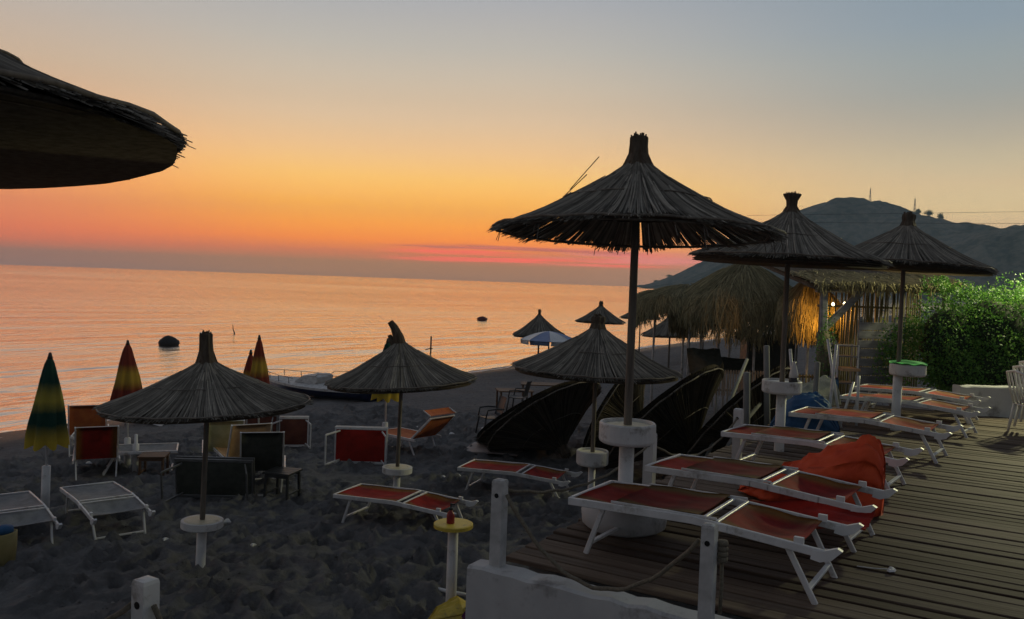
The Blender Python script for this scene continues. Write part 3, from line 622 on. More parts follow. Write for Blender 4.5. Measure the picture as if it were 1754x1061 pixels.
# on the sand
parasol(-3.50, 9.68, -1.52, 'nearest reed umbrella on the sand at left, tall topknot and round white table', 1.97, 1.17, 'dense_b', 'tall', (0, R_(-3.5)), .8,
        dict(z=.64, r=.235, hgt=.10, lip=False, post_r=.055), .030, (0, R_(1.2)), steep=.85, kz=1.35)
parasol(-1.72, 13.2, -1.50, 'tilted reed umbrella with a split leaning topknot before the blue boat', 1.86, 1.19, 'dense_c', 'split', (0, R_(-4.5)), 0.,
        dict(z=.52, r=.235, hgt=.11, lip=False, post_r=.055), .030, (0, R_(1.0)))
parasol(1.20, 11.8, -1.36, 'reed umbrella on the sand right behind the tall one, beside the fallen canopies', 2.14, 1.19, 'dense_c', 'short', (0, R_(1.0)), 2.0,
        dict(z=1.02, r=.225, hgt=.20, post_r=.05), .030)
# far along the waterline
def far(x, y, rim_z, label, R, knot, steep=1.0):
    z0 = ground(x, y); return parasol(x, y, z0, label, rim_z - z0, R, 'far', knot, (0, R_(random.uniform(-2, 2))), random.uniform(0, 6), None, .04, group='reed umbrellas along the waterline', steep=steep, frame=False)
far(1.25, 38.0, -.42, 'far pointed reed umbrella rising behind the blue and white parasol', 1.18, 'point', 1.5)
far(4.17, 39.8, .20, 'far reed umbrella with a knobbed top seen just above the middle umbrella', 1.18, 'short', 1.25)
far(7.6, 50.0, .05, 'small far reed umbrella just right of the tall umbrella pole', 1.2, 'point', 1.3)
far(6.68, 35.6, -.06, 'far reed umbrella at the water under the left edge of the straw hut', 1.2, 'point', 1.25)
far(8.6, 41.0, .05, 'farthest right reed umbrella at the water behind the straw hut', 1.25, 'point', 1.2)

# upper left umbrella, close by
parasol(-2.47, 3.10, -1.0, 'huge dark reed umbrella cropped at the top left, seen from below', 3.44, 1.19, 'dense', 'short', (R_(-1.5), R_(-3.4)), 1.0, None, .035)

# ------------------------------------------------------------------ sun loungers
LW = .36
def rail_z(x): return float(np.interp(x, [0, .95, 1.1, 1.85], [.395, .425, .415, .36]))
def sling_sheet(x0, x1, sag, zoff, hw, nx=12, ny=14, zf=rail_z, curl=0):
    def fn(a, b_):
        x = x0 + (x1 - x0) * a; y = (b_ - .5) * 2 * hw
        return (x, y, zf(x) + zoff - sag * math.sin(math.pi * a) * (1 - (2 * b_ - 1) ** 2) + .005 * math.sin(9 * a + 5 * b_) + .004 * math.sin(21 * b_ + 4 * a) * math.sin(math.pi * a))
    return MB().sheet(nx, ny, fn, .005)
_cache = {}
def lounger_parts(t, cloth, shade=True):
    key = ('flat', cloth)
    if key not in _cache:
        P = []
        for sd in (-1, 1):
            mb = MB(); xs = [0, .5, .95, 1.1, 1.5, 1.85]
            for a, b_ in zip(xs[:-1], xs[1:]): mb.bar((a - (.004 if a else 0), sd * LW, rail_z(a) - .015), (b_ + .004, sd * LW, rail_z(b_) - .015), .026, .055)
            P.append(('side_rail', mb.mesh('side_rail', 'white_metal')))
        for x in (.012, 1.02, 1.12):
            mb = MB(); mb.bar((x, -LW + .014, rail_z(x) + .006), (x, LW - .014, rail_z(x) + .006), .026, .02); P.append(('cross_bar', mb.mesh('cross_bar', 'white_metal')))
        P.append(('seat_sling', sling_sheet(.025, 1.0, .05, .004, LW - .02).mesh('seat_sling', cloth, True)))
        P.append(('back_sling', sling_sheet(1.135, 1.66, .07, .004, LW - .02).mesh('back_sling', cloth, True)))
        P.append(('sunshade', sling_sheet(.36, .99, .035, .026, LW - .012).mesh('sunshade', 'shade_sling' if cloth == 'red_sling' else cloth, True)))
        for sd in (-1, 1):
            mb = MB(); mb.bar((.34, sd * (LW - .006), rail_z(.34) + .024), (1.12, sd * (LW - .006), rail_z(1.12) + .03), .012, .016); P.append(('shade_frame', mb.mesh('shade_frame', 'white_metal')))
        for (xt, xf, xb) in ((.27, .13, .16), (1.58, 1.77, 1.72)):
            mb = MB()
            for sd in (-1, 1): mb.bar((xt, sd * (LW - .035), rail_z(xt) - .03), (xf, sd * (LW - .055), .0), .026, .038, (1, 0, 0))
            zb = .085; mb.bar((xb, -(LW - .055), zb), (xb, LW - .055, zb), .022, .036, (1, 0, 0))
            P.append(('leg_frame', mb.mesh('leg_frame', 'white_metal')))
        for sd in (-1, 1):
            mb = MB(); y = sd * (LW + .002); z = rail_z(1.82) - .02
            o = [(1.74, z - .035), (1.80, z - .045), (1.87, z - .02), (1.93, z + .045), (1.90, z + .06), (1.82, z + .03), (1.75, z + .02)]
            vv = [(a, y - .02, b_) for a, b_ in o] + [(a, y + .02, b_) for a, b_ in o]; k = len(o)
            mb.add(vv, [tuple(range(k)), tuple(range(2 * k - 1, k - 1, -1))] + [(i, i + k, (i + 1) % k + k, (i + 1) % k) for i in range(k)])
            P.append(('bracket', mb.mesh('bracket', 'white_plastic')))
        for sd in (-1, 1):
            P.append(('hinge', MB().box((1.16, sd * (LW + .014), rail_z(1.16) - .015), (.07, .012, .045)).mesh('hinge', 'white_plastic'))); P.append(('clip', MB().box((1.66, sd * (LW - .012), rail_z(1.66) + .025), (.06, .03, .05)).mesh('clip', 'white_plastic')))
        _cache[key] = P
    for nm, me in _cache[key]:
        if nm in ('sunshade', 'shade_frame') and not shade: continue
        link(nm, me, t)
def lounger(u_, w_, ang, label, cloth='red_sling', z=None, group='sun loungers on the deck', shade=True, tilt=(0, 0)):
    x, y = xy(u_, w_); z = 0.0 if z is None else z
    t = thing('sun_lounger', label, 'sun lounger', (x, y, z), 0, group); t.rotation_euler = (tilt[0], tilt[1], R_(ang)); lounger_parts(t, cloth, shade); return t
def near_rail(u_, w_, ang):   # position the origin (middle of the sea end) from the near rail's sea end
    x, y = xy(u_, w_); a = R_(ang); x += -math.sin(a) * LW; y += math.cos(a) * LW; return uw(x, y)
for (u_, w_, ang, lab, cl, sh) in (
    (5.58, 18.52, -32.0, 'nearest red sun lounger on the deck, behind the front rope', 'red_sling', True),
    (7.00, 18.55, -35.5, 'second nearest red deck lounger, behind the nearest one and before the orange cover', 'red_sling', True),
    (9.23, 18.55, -36.0, 'red deck lounger half hidden behind the orange cover', 'red_sling', True),
    (11.35, 18.80, -37.0, 'red deck lounger in lamplit colour beside the blue cover and table with white bottle', 'lamplit_red_sling', True),
    (13.75, 19.02, -40.0, 'red deck lounger in lamplit orange colour just before the green topped table', 'lamplit_red_sling', True),
    (15.25, 18.98, -40.0, 'farthest lounger on the deck, behind the table with the green cloth', 'lamplit_red_sling', False)):
    lounger(*near_rail(u_, w_, ang), ang, lab, cl, shade=sh, tilt=(R_(random.uniform(-.5, .5)), 0))
def lounger_at(x, y, ang, label, cloth, shade=False, tilt=(0, 0), dz=0):
    u_, w_ = uw(x, y); return lounger(u_, w_, ang, label, cloth, ground(x, y) + dz, 'sun loungers on the sand', shade, tilt)
lounger_at(-2.30, 12.22, -22, 'flat red sun lounger alone in the middle of the sand', 'red_sling')
lounger_at(-.68, 14.15, -20, 'flat red sun lounger on the sand behind the white corner post', 'red_sling')
lounger_at(-6.2, 12.45, -50, 'grey sun lounger on the sand beside the green umbrella post', 'grey_sling', False)
bpy.context.view_layer.update()
lounger_at(-7.1, 11.8, -50, 'grey sun lounger cut by the left edge behind the yellow bag', 'grey_sling', False)

def raised_parts(t, cloth, back=55, hood=True, fold=None):
    """seat flat, back panel propped up, sun hood tipped over it; x = 0 foot end, back hinged at x = 1.1"""
    a = R_(back); zf = lambda x: .40; P = []
    for sd in (-1, 1):
        MB().bar((0, sd * LW, .39), (1.25, sd * LW, .39), .026, .05).build('side_rail', 'white_metal', t)
        MB().bar((1.1, sd * (LW - .03), .40), (1.1 + .72 * math.cos(a), sd * (LW - .03), .40 + .72 * math.sin(a)), .024, .04).build('back_rail', 'white_metal', t)
    for x in (.012, 1.05): MB().bar((x, -LW + .013, .40), (x, LW - .013, .40), .026, .02).build('cross_bar', 'white_metal', t)
    ex, ez = 1.1 + .71 * math.cos(a), .40 + .71 * math.sin(a)
    MB().bar((ex, -LW + .043, ez), (ex, LW - .043, ez), .022, .022).build('cross_bar', 'white_metal', t)
    sling_sheet(.025, 1.03, .04, .008, LW - .02, zf=lambda x: .40).build('seat_sling', cloth, t, True)
    MB().sheet(8, 6, lambda p, q: (1.12 + .70 * p * math.cos(a) + .03 * math.sin(math.pi * p), (q - .5) * 2 * (LW - .045), .41 + .70 * p * math.sin(a) - .03 * math.sin(math.pi * p) * (1 - (2 * q - 1) ** 2)), .005).build('back_sling', cloth, t, True)
    for (xt, xf) in ((.25, .10), (1.02, 1.22)):
        mb = MB()
        for sd in (-1, 1): mb.bar((xt, sd * (LW - .035), .37), (xf, sd * (LW - .055), 0), .024, .034, (1, 0, 0))
        mb.bar((xf, -(LW - .055), .03), (xf, LW - .055, .03), .02, .03, (1, 0, 0)); mb.build('leg_frame', 'white_metal', t)
    if hood:
        h0 = (ex + .02, ez + .06); h1 = (ex - .50, ez + .10) if hood is True else hood
        for sd in (-1, 1): MB().bar((h0[0], sd * (LW + .0), h0[1]), (h1[0], sd * LW, h1[1]), .016, .02).build('hood_rail', 'white_metal', t)
        MB().sheet(5, 4, lambda p, q: (h0[0] + (h1[0] - h0[0]) * p, (q - .5) * 2 * (LW - .012), h0[1] + (h1[1] - h0[1]) * p - .015 * math.sin(math.pi * p)), .005).build('hood', cloth, t, True)
def raised(x, y, ang, label, cloth, back=55, hood=True, cat='sun lounger', tilt=(0, 0), dz=0):
    t = thing('sun_lounger', label, cat, (x, y, ground(x, y) + dz), R_(ang), 'sun loungers on the sand'); t.rotation_euler = (tilt[0], tilt[1], R_(ang)); raised_parts(t, cloth, back, hood); return t
raised(-2.55, 17.75, -40, 'orange sun lounger with its back raised and hood up, beside the tilted umbrella', 'orange_sling', 42, (1.1 + .35, 1.02))
raised(-8.75, 17.6, -65, 'orange sun lounger with raised back, seen from behind near the water', 'orange_sling', 62, False, dz=.1)
raised(-7.62, 15.62, -64, 'red sun lounger with raised back seen from behind, left of the brown stool', 'red_sling', 60, False)
raised(-5.55, 16.4, -70, 'pale yellow sun lounger with raised back in the pile behind the left umbrella', 'yellow_sling', 60, False)
raised(-5.05, 15.5, -60, 'pale peach sun lounger with raised back in the pile behind the left umbrella', 'peach_sling', 62, False, dz=.05)
raised(-4.25, 14.7, -75, 'dark grey sun lounger with raised back just behind the small dark stool', 'olive_sling', 70, False)
raised(-6.1, 15.6, 200, 'grey lounger with its hood tipped flat and pale, right of the brown stool', 'grey_sling', 25, False)

def folded(x, y, ang, label, cloth, H=.62, L=1.1, dz=0, roll=0.0, metal='white_metal'):
    """a lounger folded shut and stood on its long side, leg frames poking out"""
    t = thing('folded_lounger', label, 'sun lounger', (x, y, ground(x, y) + dz), 0, 'folded loungers stood on their sides'); t.rotation_euler = (roll, 0, R_(ang))
    for k, yy in enumerate((0, .10)):
        for z in (.02, H): MB().bar((-L / 2, yy, z), (L / 2, yy, z), .03, .05).build('side_rail', metal, t)
        for q_ in (-1, 1): MB().bar((q_ * (L / 2 - .014), yy, .046), (q_ * (L / 2 - .014), yy, H - .026), .024, .024).build('cross_bar', metal, t)
        MB().grid(8, 6, lambda p, q, yy=yy: ((p - .5) * (L - .06), yy - .012 - .03 * math.sin(math.pi * p) * math.sin(math.pi * q), .05 + (H - .08) * q)).build('sling', cloth, t, True)
    for sx in (-1, 1):
        mb = MB(); x0 = sx * L * .40
        for z in (.07, H - .05): mb.bar((x0, -.015, z), (x0 + sx * .16 - .05, -.34, z - .03), .022, .032)
        mb.bar((x0 + sx * .16 - .05, -.34, .04), (x0 + sx * .16 - .05, -.34, H - .08), .02, .03); mb.build('leg_frame', metal, t)
    return t
folded(-2.80, 16.1, 2, 'red folded lounger stood on its side left of the tilted umbrella pole', 'red_sling', .68, 1.0)
folded(-4.62, 13.35, 3, 'large dark olive folded lounger stood on its side behind the left umbrella pole', 'olive_sling', .62, 1.22, roll=.16, metal='steel')
folded(-5.35, 17.8, -6, 'brown folded lounger stood on its side at the back of the pile', 'brown_sling', .66, 1.0, dz=.05, metal='grey_post')
folded(-4.55, 17.9, 12, 'dark brown folded lounger with bare white leg frame, right end of the pile', 'brown_sling', .62, .62)

# ------------------------------------------------------------------ stools, tables, chairs
def stool(x, y, ang, label, mat, h=.42, w=.40, rz=0):
    t = thing('stool', label, 'stool', (x, y, ground(x, y)), R_(ang), 'small wooden stools on the sand')
    for k in range(4): MB().box((0, -w / 2 + w / 8 + k * w / 4, h - .015), (w, w / 4 - .008, .028)).build('slat', mat, t)
    for sx in (-1, 1):
        for sy in (-1, 1): MB().bar((sx * (w / 2 - .035), sy * (w / 2 - .035), 0), (sx * (w / 2 - .045), sy * (w / 2 - .045), h - .03), .042, .042, (1, 0, 0)).build('leg', mat, t)
    mb = MB()
    for s_ in (-1, 1):
        mb.bar((-w / 2 + .06, s_ * (w / 2 - .04), h - .06), (w / 2 - .06, s_ * (w / 2 - .04), h - .06), .02, .05); mb.bar((s_ * (w / 2 - .04), -w / 2 + .06, .10), (s_ * (w / 2 - .04), w / 2 - .06, .10), .022, .03)
    mb.build('stretcher', mat, t); return t
stool(-6.25, 14.9, 10, 'reddish brown wooden stool beside the red raised lounger', 'brown_wood', .40, .46)
stool(-3.55, 13.35, -14, 'dark wooden stool to the right of the left umbrella pole', 'dark_plastic', .44, .46)

def plastic_chair(x, y, z, ang, label, mat, group=None, solid=True):
    t = thing('plastic_chair', label, 'chair', (x, y, z), R_(ang), group)
    MB().sheet(5, 5, lambda p, q: (-.21 + .42 * p, -.22 + .44 * q, .44 - .015 * math.sin(math.pi * p)), .02).build('seat', mat, t, True)
    if solid: MB().sheet(4, 6, lambda p, q: (-.20 - .12 * q - .02 * math.sin(math.pi * p), -.20 + .40 * p, .47 + .42 * q), .02).build('backrest', mat, t, True)
    else:
        mb = MB(); mb.tube([(-.20, -.20, .44), (-.27, -.21, .66), (-.34, -.19, .90), (-.345, 0, .93), (-.34, .19, .90), (-.27, .21, .66), (-.20, .20, .44)], .02, 8)
        for k in range(4): yy = -.12 + .08 * k; mb.tube([(-.20, yy, .44), (-.27, yy, .66), (-.338, yy, .91)], .014, 6)
        mb.build('backrest', mat, t, True)
    for sx, sy in ((-1, -1), (-1, 1), (1, -1), (1, 1)):
        MB().tube([(sx * .19, sy * .20, .43), (sx * .22, sy * .225, .2), (sx * .25, sy * .235, 0)], [.024, .022, .018], 8).build('leg', mat, t, True)
    for sy in (-1, 1): MB().tube([(-.25, sy * .22, .62), (-.05, sy * .245, .64), (.16, sy * .24, .62), (.2, sy * .22, .44)], .018, 7).build('armrest', mat, t, True)
    return t
for i, lab in enumerate(('lowest white plastic chair of the stack at the right edge', 'second white plastic chair of the stack at the right edge', 'topmost white plastic chair of the stack at the right edge')):
    plastic_chair(7.78 + .085 * i, 12.45 - .01 * i, .075 * i, 3, lab, 'white_plastic', 'stacked white chairs', False)
plastic_chair(-.42, 19.5, -1.6, 205, 'dark plastic chair on the sand left of the fallen canopies', 'dark_plastic', 'dark chairs on the sand')
plastic_chair(.25, 23.2, -1.62, 160, 'dark plastic chair beside the far low table', 'dark_plastic', 'dark chairs on the sand')
def low_table(x, y, ang, label, mat, L=1.0, W=.7, h=.55):
    t = thing('low_table', label, 'table', (x, y, ground(x, y)), R_(ang), 'dark tables on the sand')
    for k in range(5): MB().box((0, -W / 2 + W / 10 + k * W / 5, h), (L, W / 5 - .01, .03)).build('slat', mat, t)
    for sx in (-1, 1):
        for sy in (-1, 1): MB().bar((sx * (L / 2 - .06), sy * (W / 2 - .06), 0), (sx * (L / 2 - .06), sy * (W / 2 - .06), h - .016), .05, .05, (1, 0, 0)).build('leg', mat, t)
low_table(.15, 24.0, 12, 'low dark slatted table on the sand beyond the fallen canopies', 'brown_wood')
low_table(1.05, 25.2, 0, 'second low dark table on the sand, farther right', 'brown_wood', 1.4, .7, .6)

# yellow topped side table by the wall, with a bottle
sx_, sy_ = -.53, 8.72
t = thing('side_table', 'tall white post table with round yellow top on the sand before the wall', 'table', (sx_, sy_, -1.42))
MB().lathe([(.17, .835), (.205, .84), (.205, .875), (.19, .883)], 36).build('table_top', 'yellow_plastic', t)
MB().lathe([(.06, -.2), (.056, .1), (.054, .837)], 18).build('post', 'white_paint', t, True)
t = thing('bottle', 'small dark red bottle with a pump standing on the yellow table', 'bottle', (sx_ - .03, sy_ - .02, -1.42 + .883))
MB().lathe([(.038, 0), (.042, .01), (.042, .085), (.034, .11), (.018, .125), (.018, .14)], 18).build('body', 'red_plastic', t, True)
MB().lathe([(.02, .14), (.022, .16), (.008, .165), (.008, .195), (.012, .2), (.006, .21)], 14).box((.018, 0, .198), (.05, .014, .014)).build('pump', 'dark_plastic', t)
t = thing('bottle', 'white plastic bottle standing on the table of the flared umbrella', 'bottle', (3.39 + .1, 10.5 - .12, .858))
MB().lathe([(.05, 0), (.055, .02), (.055, .07)], 18).build('base_band', 'dark_plastic', t, True)
MB().lathe([(.055, .071), (.053, .12), (.035, .19), (.022, .24), (.02, .27)], 18).build('body', 'white_bottle', t, True)
gc = MB().sheet(12, 10, lambda p, q: (5.84 + (p - .5) * .50 * (1 - .25 * (2 * q - 1) ** 2) , 12.4 + (q - .5) * .50 * (1 - .2 * (2 * p - 1) ** 2), .998 + .035 * math.sin(math.pi * p) * math.sin(math.pi * q) + .01 * math.sin(11 * p + 7 * q)), .012).build('green_cloth', 'green_cloth', None, True)
tag(gc, 'bright green cloth folded on the rightmost umbrella table', 'cloth')

# ------------------------------------------------------------------ covers and cloths
def heap(name, mat, secs, label, cat, loc, ang, seed=1, wr=.02, nn=44):
    """a lofted soft heap: secs = (x, half width, height) stations; ends closed"""
    mb = MB(); vv = []; ns = 56; xs = np.linspace(secs[0][0], secs[-1][0], ns); S = np.array(secs)
    for x in xs:
        hw = np.interp(x, S[:, 0], S[:, 1]); h_ = np.interp(x, S[:, 0], S[:, 2]); pk = np.interp(x, S[:, 0], S[:, 3]) if S.shape[1] > 3 else 0
        for k in range(nn):
            a = math.pi * k / (nn - 1); y = -hw * math.cos(a) * (1 + .12 * math.sin(a) ** 2); z = h_ * math.sin(a) ** .75
            r = float(fbm(np.array(x * 6 + k * .3), np.array(k * .33 + x * 2.3), 3, seed)) * 2
            r2 = 1 - abs(math.sin(k * .62 + x * 2.6 + seed + .8 * r)) ** .6
            vv.append((x + pk * math.sin(a) + .4 * wr * r, y + (wr * 1.0 * r + wr * 1.2 * (r2 - .3)) * math.cos(a), max(0.0, z + (wr * r * 1.2 + wr * 1.3 * (r2 - .3)) * math.sin(a) ** .5)))
    ff = [(i * nn + k, i * nn + k + 1, (i + 1) * nn + k + 1, (i + 1) * nn + k) for i in range(ns - 1) for k in range(nn - 1)] + [(i * nn, (i + 1) * nn, (i + 1) * nn + nn - 1, i * nn + nn - 1) for i in range(ns - 1)]
    ff += [tuple(range(nn)), tuple(range((ns - 1) * nn + nn - 1, (ns - 1) * nn - 1, -1))]
    o = mb.add(vv, ff).build(name, mat, None, True); o.location = loc; o.rotation_euler = (0, 0, ang); return tag(o, label, cat)
heap('cushion_cover', 'orange_cloth', [(0, .03, .03), (.12, .16, .14), (.4, .25, .27), (.75, .30, .44), (1.05, .29, .60), (1.20, .22, .67), (1.27, .13, .62), (1.31, .05, .45)],
     'orange red fabric cover heaped up between the deck loungers', 'cover', (*xy(8.28, 19.05), .03), INL_ANG - .10, 4, .065)
heap('cushion_cover', 'blue_cloth', [(0, .05, .04), (.15, .25, .34), (.35, .34, .50), (.6, .34, .56), (.8, .25, .44), (.95, .05, .1)],
     'dark blue fabric cover heaped behind the bottle table', 'cover', (*xy(12.45, 18.30), .0), INL_ANG, 9, .03)
rt = MB().sheet(16, 10, lambda p, q: (.95 * p, .42 * (q - .5), .16 + .10 * p + .10 * q + .02 * math.sin(9 * p + 4 * q) + .012 * math.sin(17 * q)), .01).build('red_cloth', 'red_sling', None, True)
rt.location = (*xy(6.78, 19.5), .03); rt.rotation_euler = (0, 0, INL_ANG - .05); tag(rt, 'red cloth hanging loose under the second nearest deck lounger', 'cloth')

# ------------------------------------------------------------------ closed fabric parasols
def closed_parasol(x, y, z0, label, mat, top, clen, rb, tilt=(0, 0), post=.70, phase=0):
    t = thing('closed_parasol', label, 'beach umbrella', (x, y, z0), 0, 'closed fabric parasols'); t.rotation_euler = (tilt[0], tilt[1], 0)
    n_ = 48; vv = []; ns = 14
    prof = [(0, .10), (.04, .22), (.15, .36), (.3, .52), (.5, .70), (.7, .85), (.88, .96), (1, 1.0)]
    mb = MB(); rows = []
    for i in range(ns + 1):
        s_ = i / ns; rr_ = rb * np.interp(s_, [p[0] for p in prof], [p[1] for p in prof]); row = []
        for k in range(n_):
            a = 2 * math.pi * k / n_; pl = 1 + (.20 * s_ + .03) * math.cos(8 * a + phase + .3 * math.sin(3 * a)) + .04 * math.sin(5 * a + 9 * s_)
            z = top - .02 - clen * s_ - (.035 * math.cos(8 * a + phase) if i == ns else 0)
            vv.append((rr_ * pl * math.cos(a), rr_ * pl * math.sin(a), z))
    ff = [(i * n_ + k, (i + 1) * n_ + k, (i + 1) * n_ + (k + 1) % n_, i * n_ + (k + 1) % n_) for i in range(ns) for k in range(n_)] + [tuple(range(n_))]
    mb.add(vv, ff).build('canopy', mat, t, True)
    MB().tube([(0, 0, post - .05), (0, 0, top)], .018, 10).build('pole', 'white_metal', t, True)
    MB().lathe([(.008, top + .05), (.02, top + .04), (.028, top), (.04, top - .04)][::-1], 12).build('finial', 'dark_plastic', t, True)
    MB().lathe([(.062, -.2), (.06, .2), (.058, post - .01), (.04, post)], 16).build('base_post', 'white_paint', t, True)
closed_parasol(-6.69, 12.2, -1.66, 'closed green and yellow fabric parasol at the left edge of the beach', 'green_yellow_cloth', 2.34, 1.28, .25, (0, R_(1.0)), .74)
closed_parasol(-7.1, 15.75, -1.74, 'closed red and yellow parasol rising behind the left reed umbrella', 'red_yellow_cloth', 2.33, 1.25, .27, (0, R_(-1)), .55, 1)
closed_parasol(-5.02, 17.0, -1.68, 'taller closed red and yellow parasol of the pair behind the pile', 'red_yellow_cloth', 2.36, 1.15, .20, (0, R_(-1)), .6, 2)
closed_parasol(-5.42, 17.4, -1.72, 'shorter closed red and yellow parasol of the pair behind the pile', 'red_yellow_cloth', 2.06, 1.1, .19, (0, R_(2)), .5, 3)
closed_parasol(-2.52, 17.3, -1.62, 'closed yellow parasol mostly hidden behind the tilted reed umbrella', 'green_yellow_cloth', 2.30, 1.18, .25, (0, 0), .62, 4)
t = thing('white_pole', 'short white tube standing in the sand behind the brown stool', 'pole', (-6.75, 15.3, ground(-6.75, 15.3)))
MB().lathe([(.055, -.1), (.055, .5), (.03, .53), (.028, .68), (.012, .69)], 14).build('tube', 'white_plastic', t, True)
# open fabric parasol far along
t = thing('fabric_parasol', 'open blue and white fabric parasol far along the waterline', 'beach umbrella', (1.6, 35.6, ground(1.6, 35.6)))
MB().tube([(0, 0, -.2), (0, 0, 1.75)], .03, 8).build('pole', 'dark_plastic', t, True)
for k in range(8):
    a0 = 2 * math.pi * k / 8; a1 = 2 * math.pi * (k + 1) / 8
    def fn(p, q):
        a = a0 + (a1 - a0) * q; r = 1.2 * p * (1 - .06 * math.sin(math.pi * q)); return (r * math.cos(a), r * math.sin(a), 1.78 - .36 * p ** 1.7 - .02 * math.sin(math.pi * q) * p)
    MB().sheet(6, 5, fn, .01).build('panel', 'blue_parasol' if k % 2 else 'white_plastic', t, True)
    am = (a0 + a1) / 2
    MB().sheet(2, 4, lambda p, q: ((1.19 * (1 - .06 * math.sin(math.pi * q))) * math.cos(a0 + (a1 - a0) * (.04 + .92 * q)), (1.19 * (1 - .06 * math.sin(math.pi * q))) * math.sin(a0 + (a1 - a0) * (.04 + .92 * q)), 1.41 - .17 * p), .008).build('valance', 'blue_parasol' if k % 2 else 'white_plastic', t, True)

# ------------------------------------------------------------------ boat and things in the water
bx0, by0 = -4.1, 26.2
t = thing('motor_boat', 'small blue hulled motor boat with white deck pulled up at the water', 'boat', (bx0, by0, ground(bx0, by0) - .05), math.atan2(2.6, -4.0))
t.rotation_euler = (R_(-3), R_(2.0), math.atan2(2.4, -4.0)); t.scale = (1.0, .9, .60)
L = 4.9; ns = 16
def hull_sec(s_, z):   # half beam at station and height
    bm = .98 * (1 - max(0, (s_ - .35) / .65) ** 2.3) * (1 - .12 * max(0, .3 - s_) / .3); dr = .62 + .16 * s_ ** 2
    return bm * (z / dr) ** .42
mb = MB(); vv = []; nz = 6
for i in range(ns + 1):
    s_ = i / ns; dr = .62 + .16 * s_ ** 2; x = L * s_ + .25 * max(0, s_ - .8) * 0
    for sd in (-1, 1):
        for j in range(nz + 1):
            z = dr * j / nz; rk = .55 * (j / nz) * max(0, (s_ - .6) / .4) ** 2
            vv.append((x * .94 + rk, sd * hull_sec(s_, max(z, 1e-4)), z + .10 * max(0, s_ - .7)))
M_ = 2 * (nz + 1)
ff = []
for i in range(ns):
    for j in range(nz):
        a = i * M_ + j; ff.append((a, a + 1, a + M_ + 1, a + M_)); a += nz + 1; ff.append((a, a + M_, a + M_ + 1, a + 1))
ff.append(tuple(list(range(nz, -1, -1)) + list(range(nz + 1, 2 * nz + 2))))
mb.add(vv, ff).build('hull', 'hull_blue', t, True)
mb = MB(); vv = []
for i in range(ns + 1):
    s_ = i / ns; dr = .62 + .16 * s_ ** 2 + .10 * max(0, s_ - .7); hb = hull_sec(s_, .62 + .16 * s_ ** 2) + .015; x = L * s_ * .94 + .55 * max(0, (s_ - .6) / .4) ** 2
    vv += [(x, -hb, dr - .02), (x, -hb, dr + .10), (x, -hb * .8, dr + .13), (x, hb * .8, dr + .13), (x, hb, dr + .10), (x, hb, dr - .02)]
mb.add(vv, [(i * 6 + k, i * 6 + 6 + k, i * 6 + 6 + (k + 1) % 6, i * 6 + (k + 1) % 6) for i in range(ns) for k in range(6)] + [(0, 1, 2, 3, 4, 5), tuple(range(ns * 6 + 5, ns * 6 - 1, -1))]).build('deck', 'old_white_paint', t)
mb = MB(); o8 = [(2.2, .78), (2.1, 1.13), (2.25, 1.22), (2.75, 1.20), (3.1, .86)]
vv = [(a, -.45 + .06 * (b_ > 1), b_) for a, b_ in o8] + [(a, .45 - .06 * (b_ > 1), b_) for a, b_ in o8]
mb.add(vv, [(0, 1, 2, 3, 4), (9, 8, 7, 6, 5)] + [(i, i + 5, (i + 1) % 5 + 5, (i + 1) % 5) for i in range(5)]); mb.build('cabin', 'old_white_paint', t)
mb = MB()
for sd in (-1, 1):
    mb.tube([(2.9, sd * .74, 1.10), (3.6, sd * .60, 1.16), (4.3, sd * .36, 1.24), (4.8, sd * .05, 1.28)], .014, 6)
    for (x, y, zb, zt) in ((3.1, .72, .80, 1.11), (3.7, .57, .84, 1.17), (4.3, .36, .92, 1.24)): mb.tube([(x, sd * y, zb), (x, sd * y, zt)], .012, 6)
mb.build('bow_rail', 'steel', t, True)
for q_ in (-1, 1): MB().tube([(2.2, q_ * .42, 1.2), (2.05, q_ * .42, 1.34), (1.1, q_ * .62, 1.34), (1.0, q_ * .7, .75)], .016, 6).build('handrail', 'steel', t, True)
MB().box((-.12, 0, .55), (.26, .3, .5)).box((-.14, 0, .95), (.36, .34, .34)).box((-.14, 0, .16), (.12, .08, .5)).build('outboard_motor', 'dark_plastic', t)
t = thing('motor_boat', 'pale bow of a second boat showing behind the red closed parasol', 'boat', (-8.25, 21.3, -2.12), R_(150)); t.scale = (.8, .8, .7)
MB().grid(10, 6, lambda p, q: (2.4 * p, (q - .5) * 1.5 * (1 - p ** 2.2), .62 + .14 * p - .32 * (abs(2 * q - 1) ** 2))).build('deck', 'white_plastic', t, True)
for q_ in (-1, 1): MB().grid(10, 5, lambda p, q: (2.4 * p, q_ * .75 * (1 - p ** 2.2) * (.4 + .6 * q), .46 * q)).build('hull_side', 'white_plastic', t, True)
MB().tube([(1.2, .5, .6), (1.2, .5, .95), (2.3, .03, 1.02), (1.2, -.5, .95), (1.2, -.5, .6)], .016, 6).build('bow_rail', 'steel', t, True)

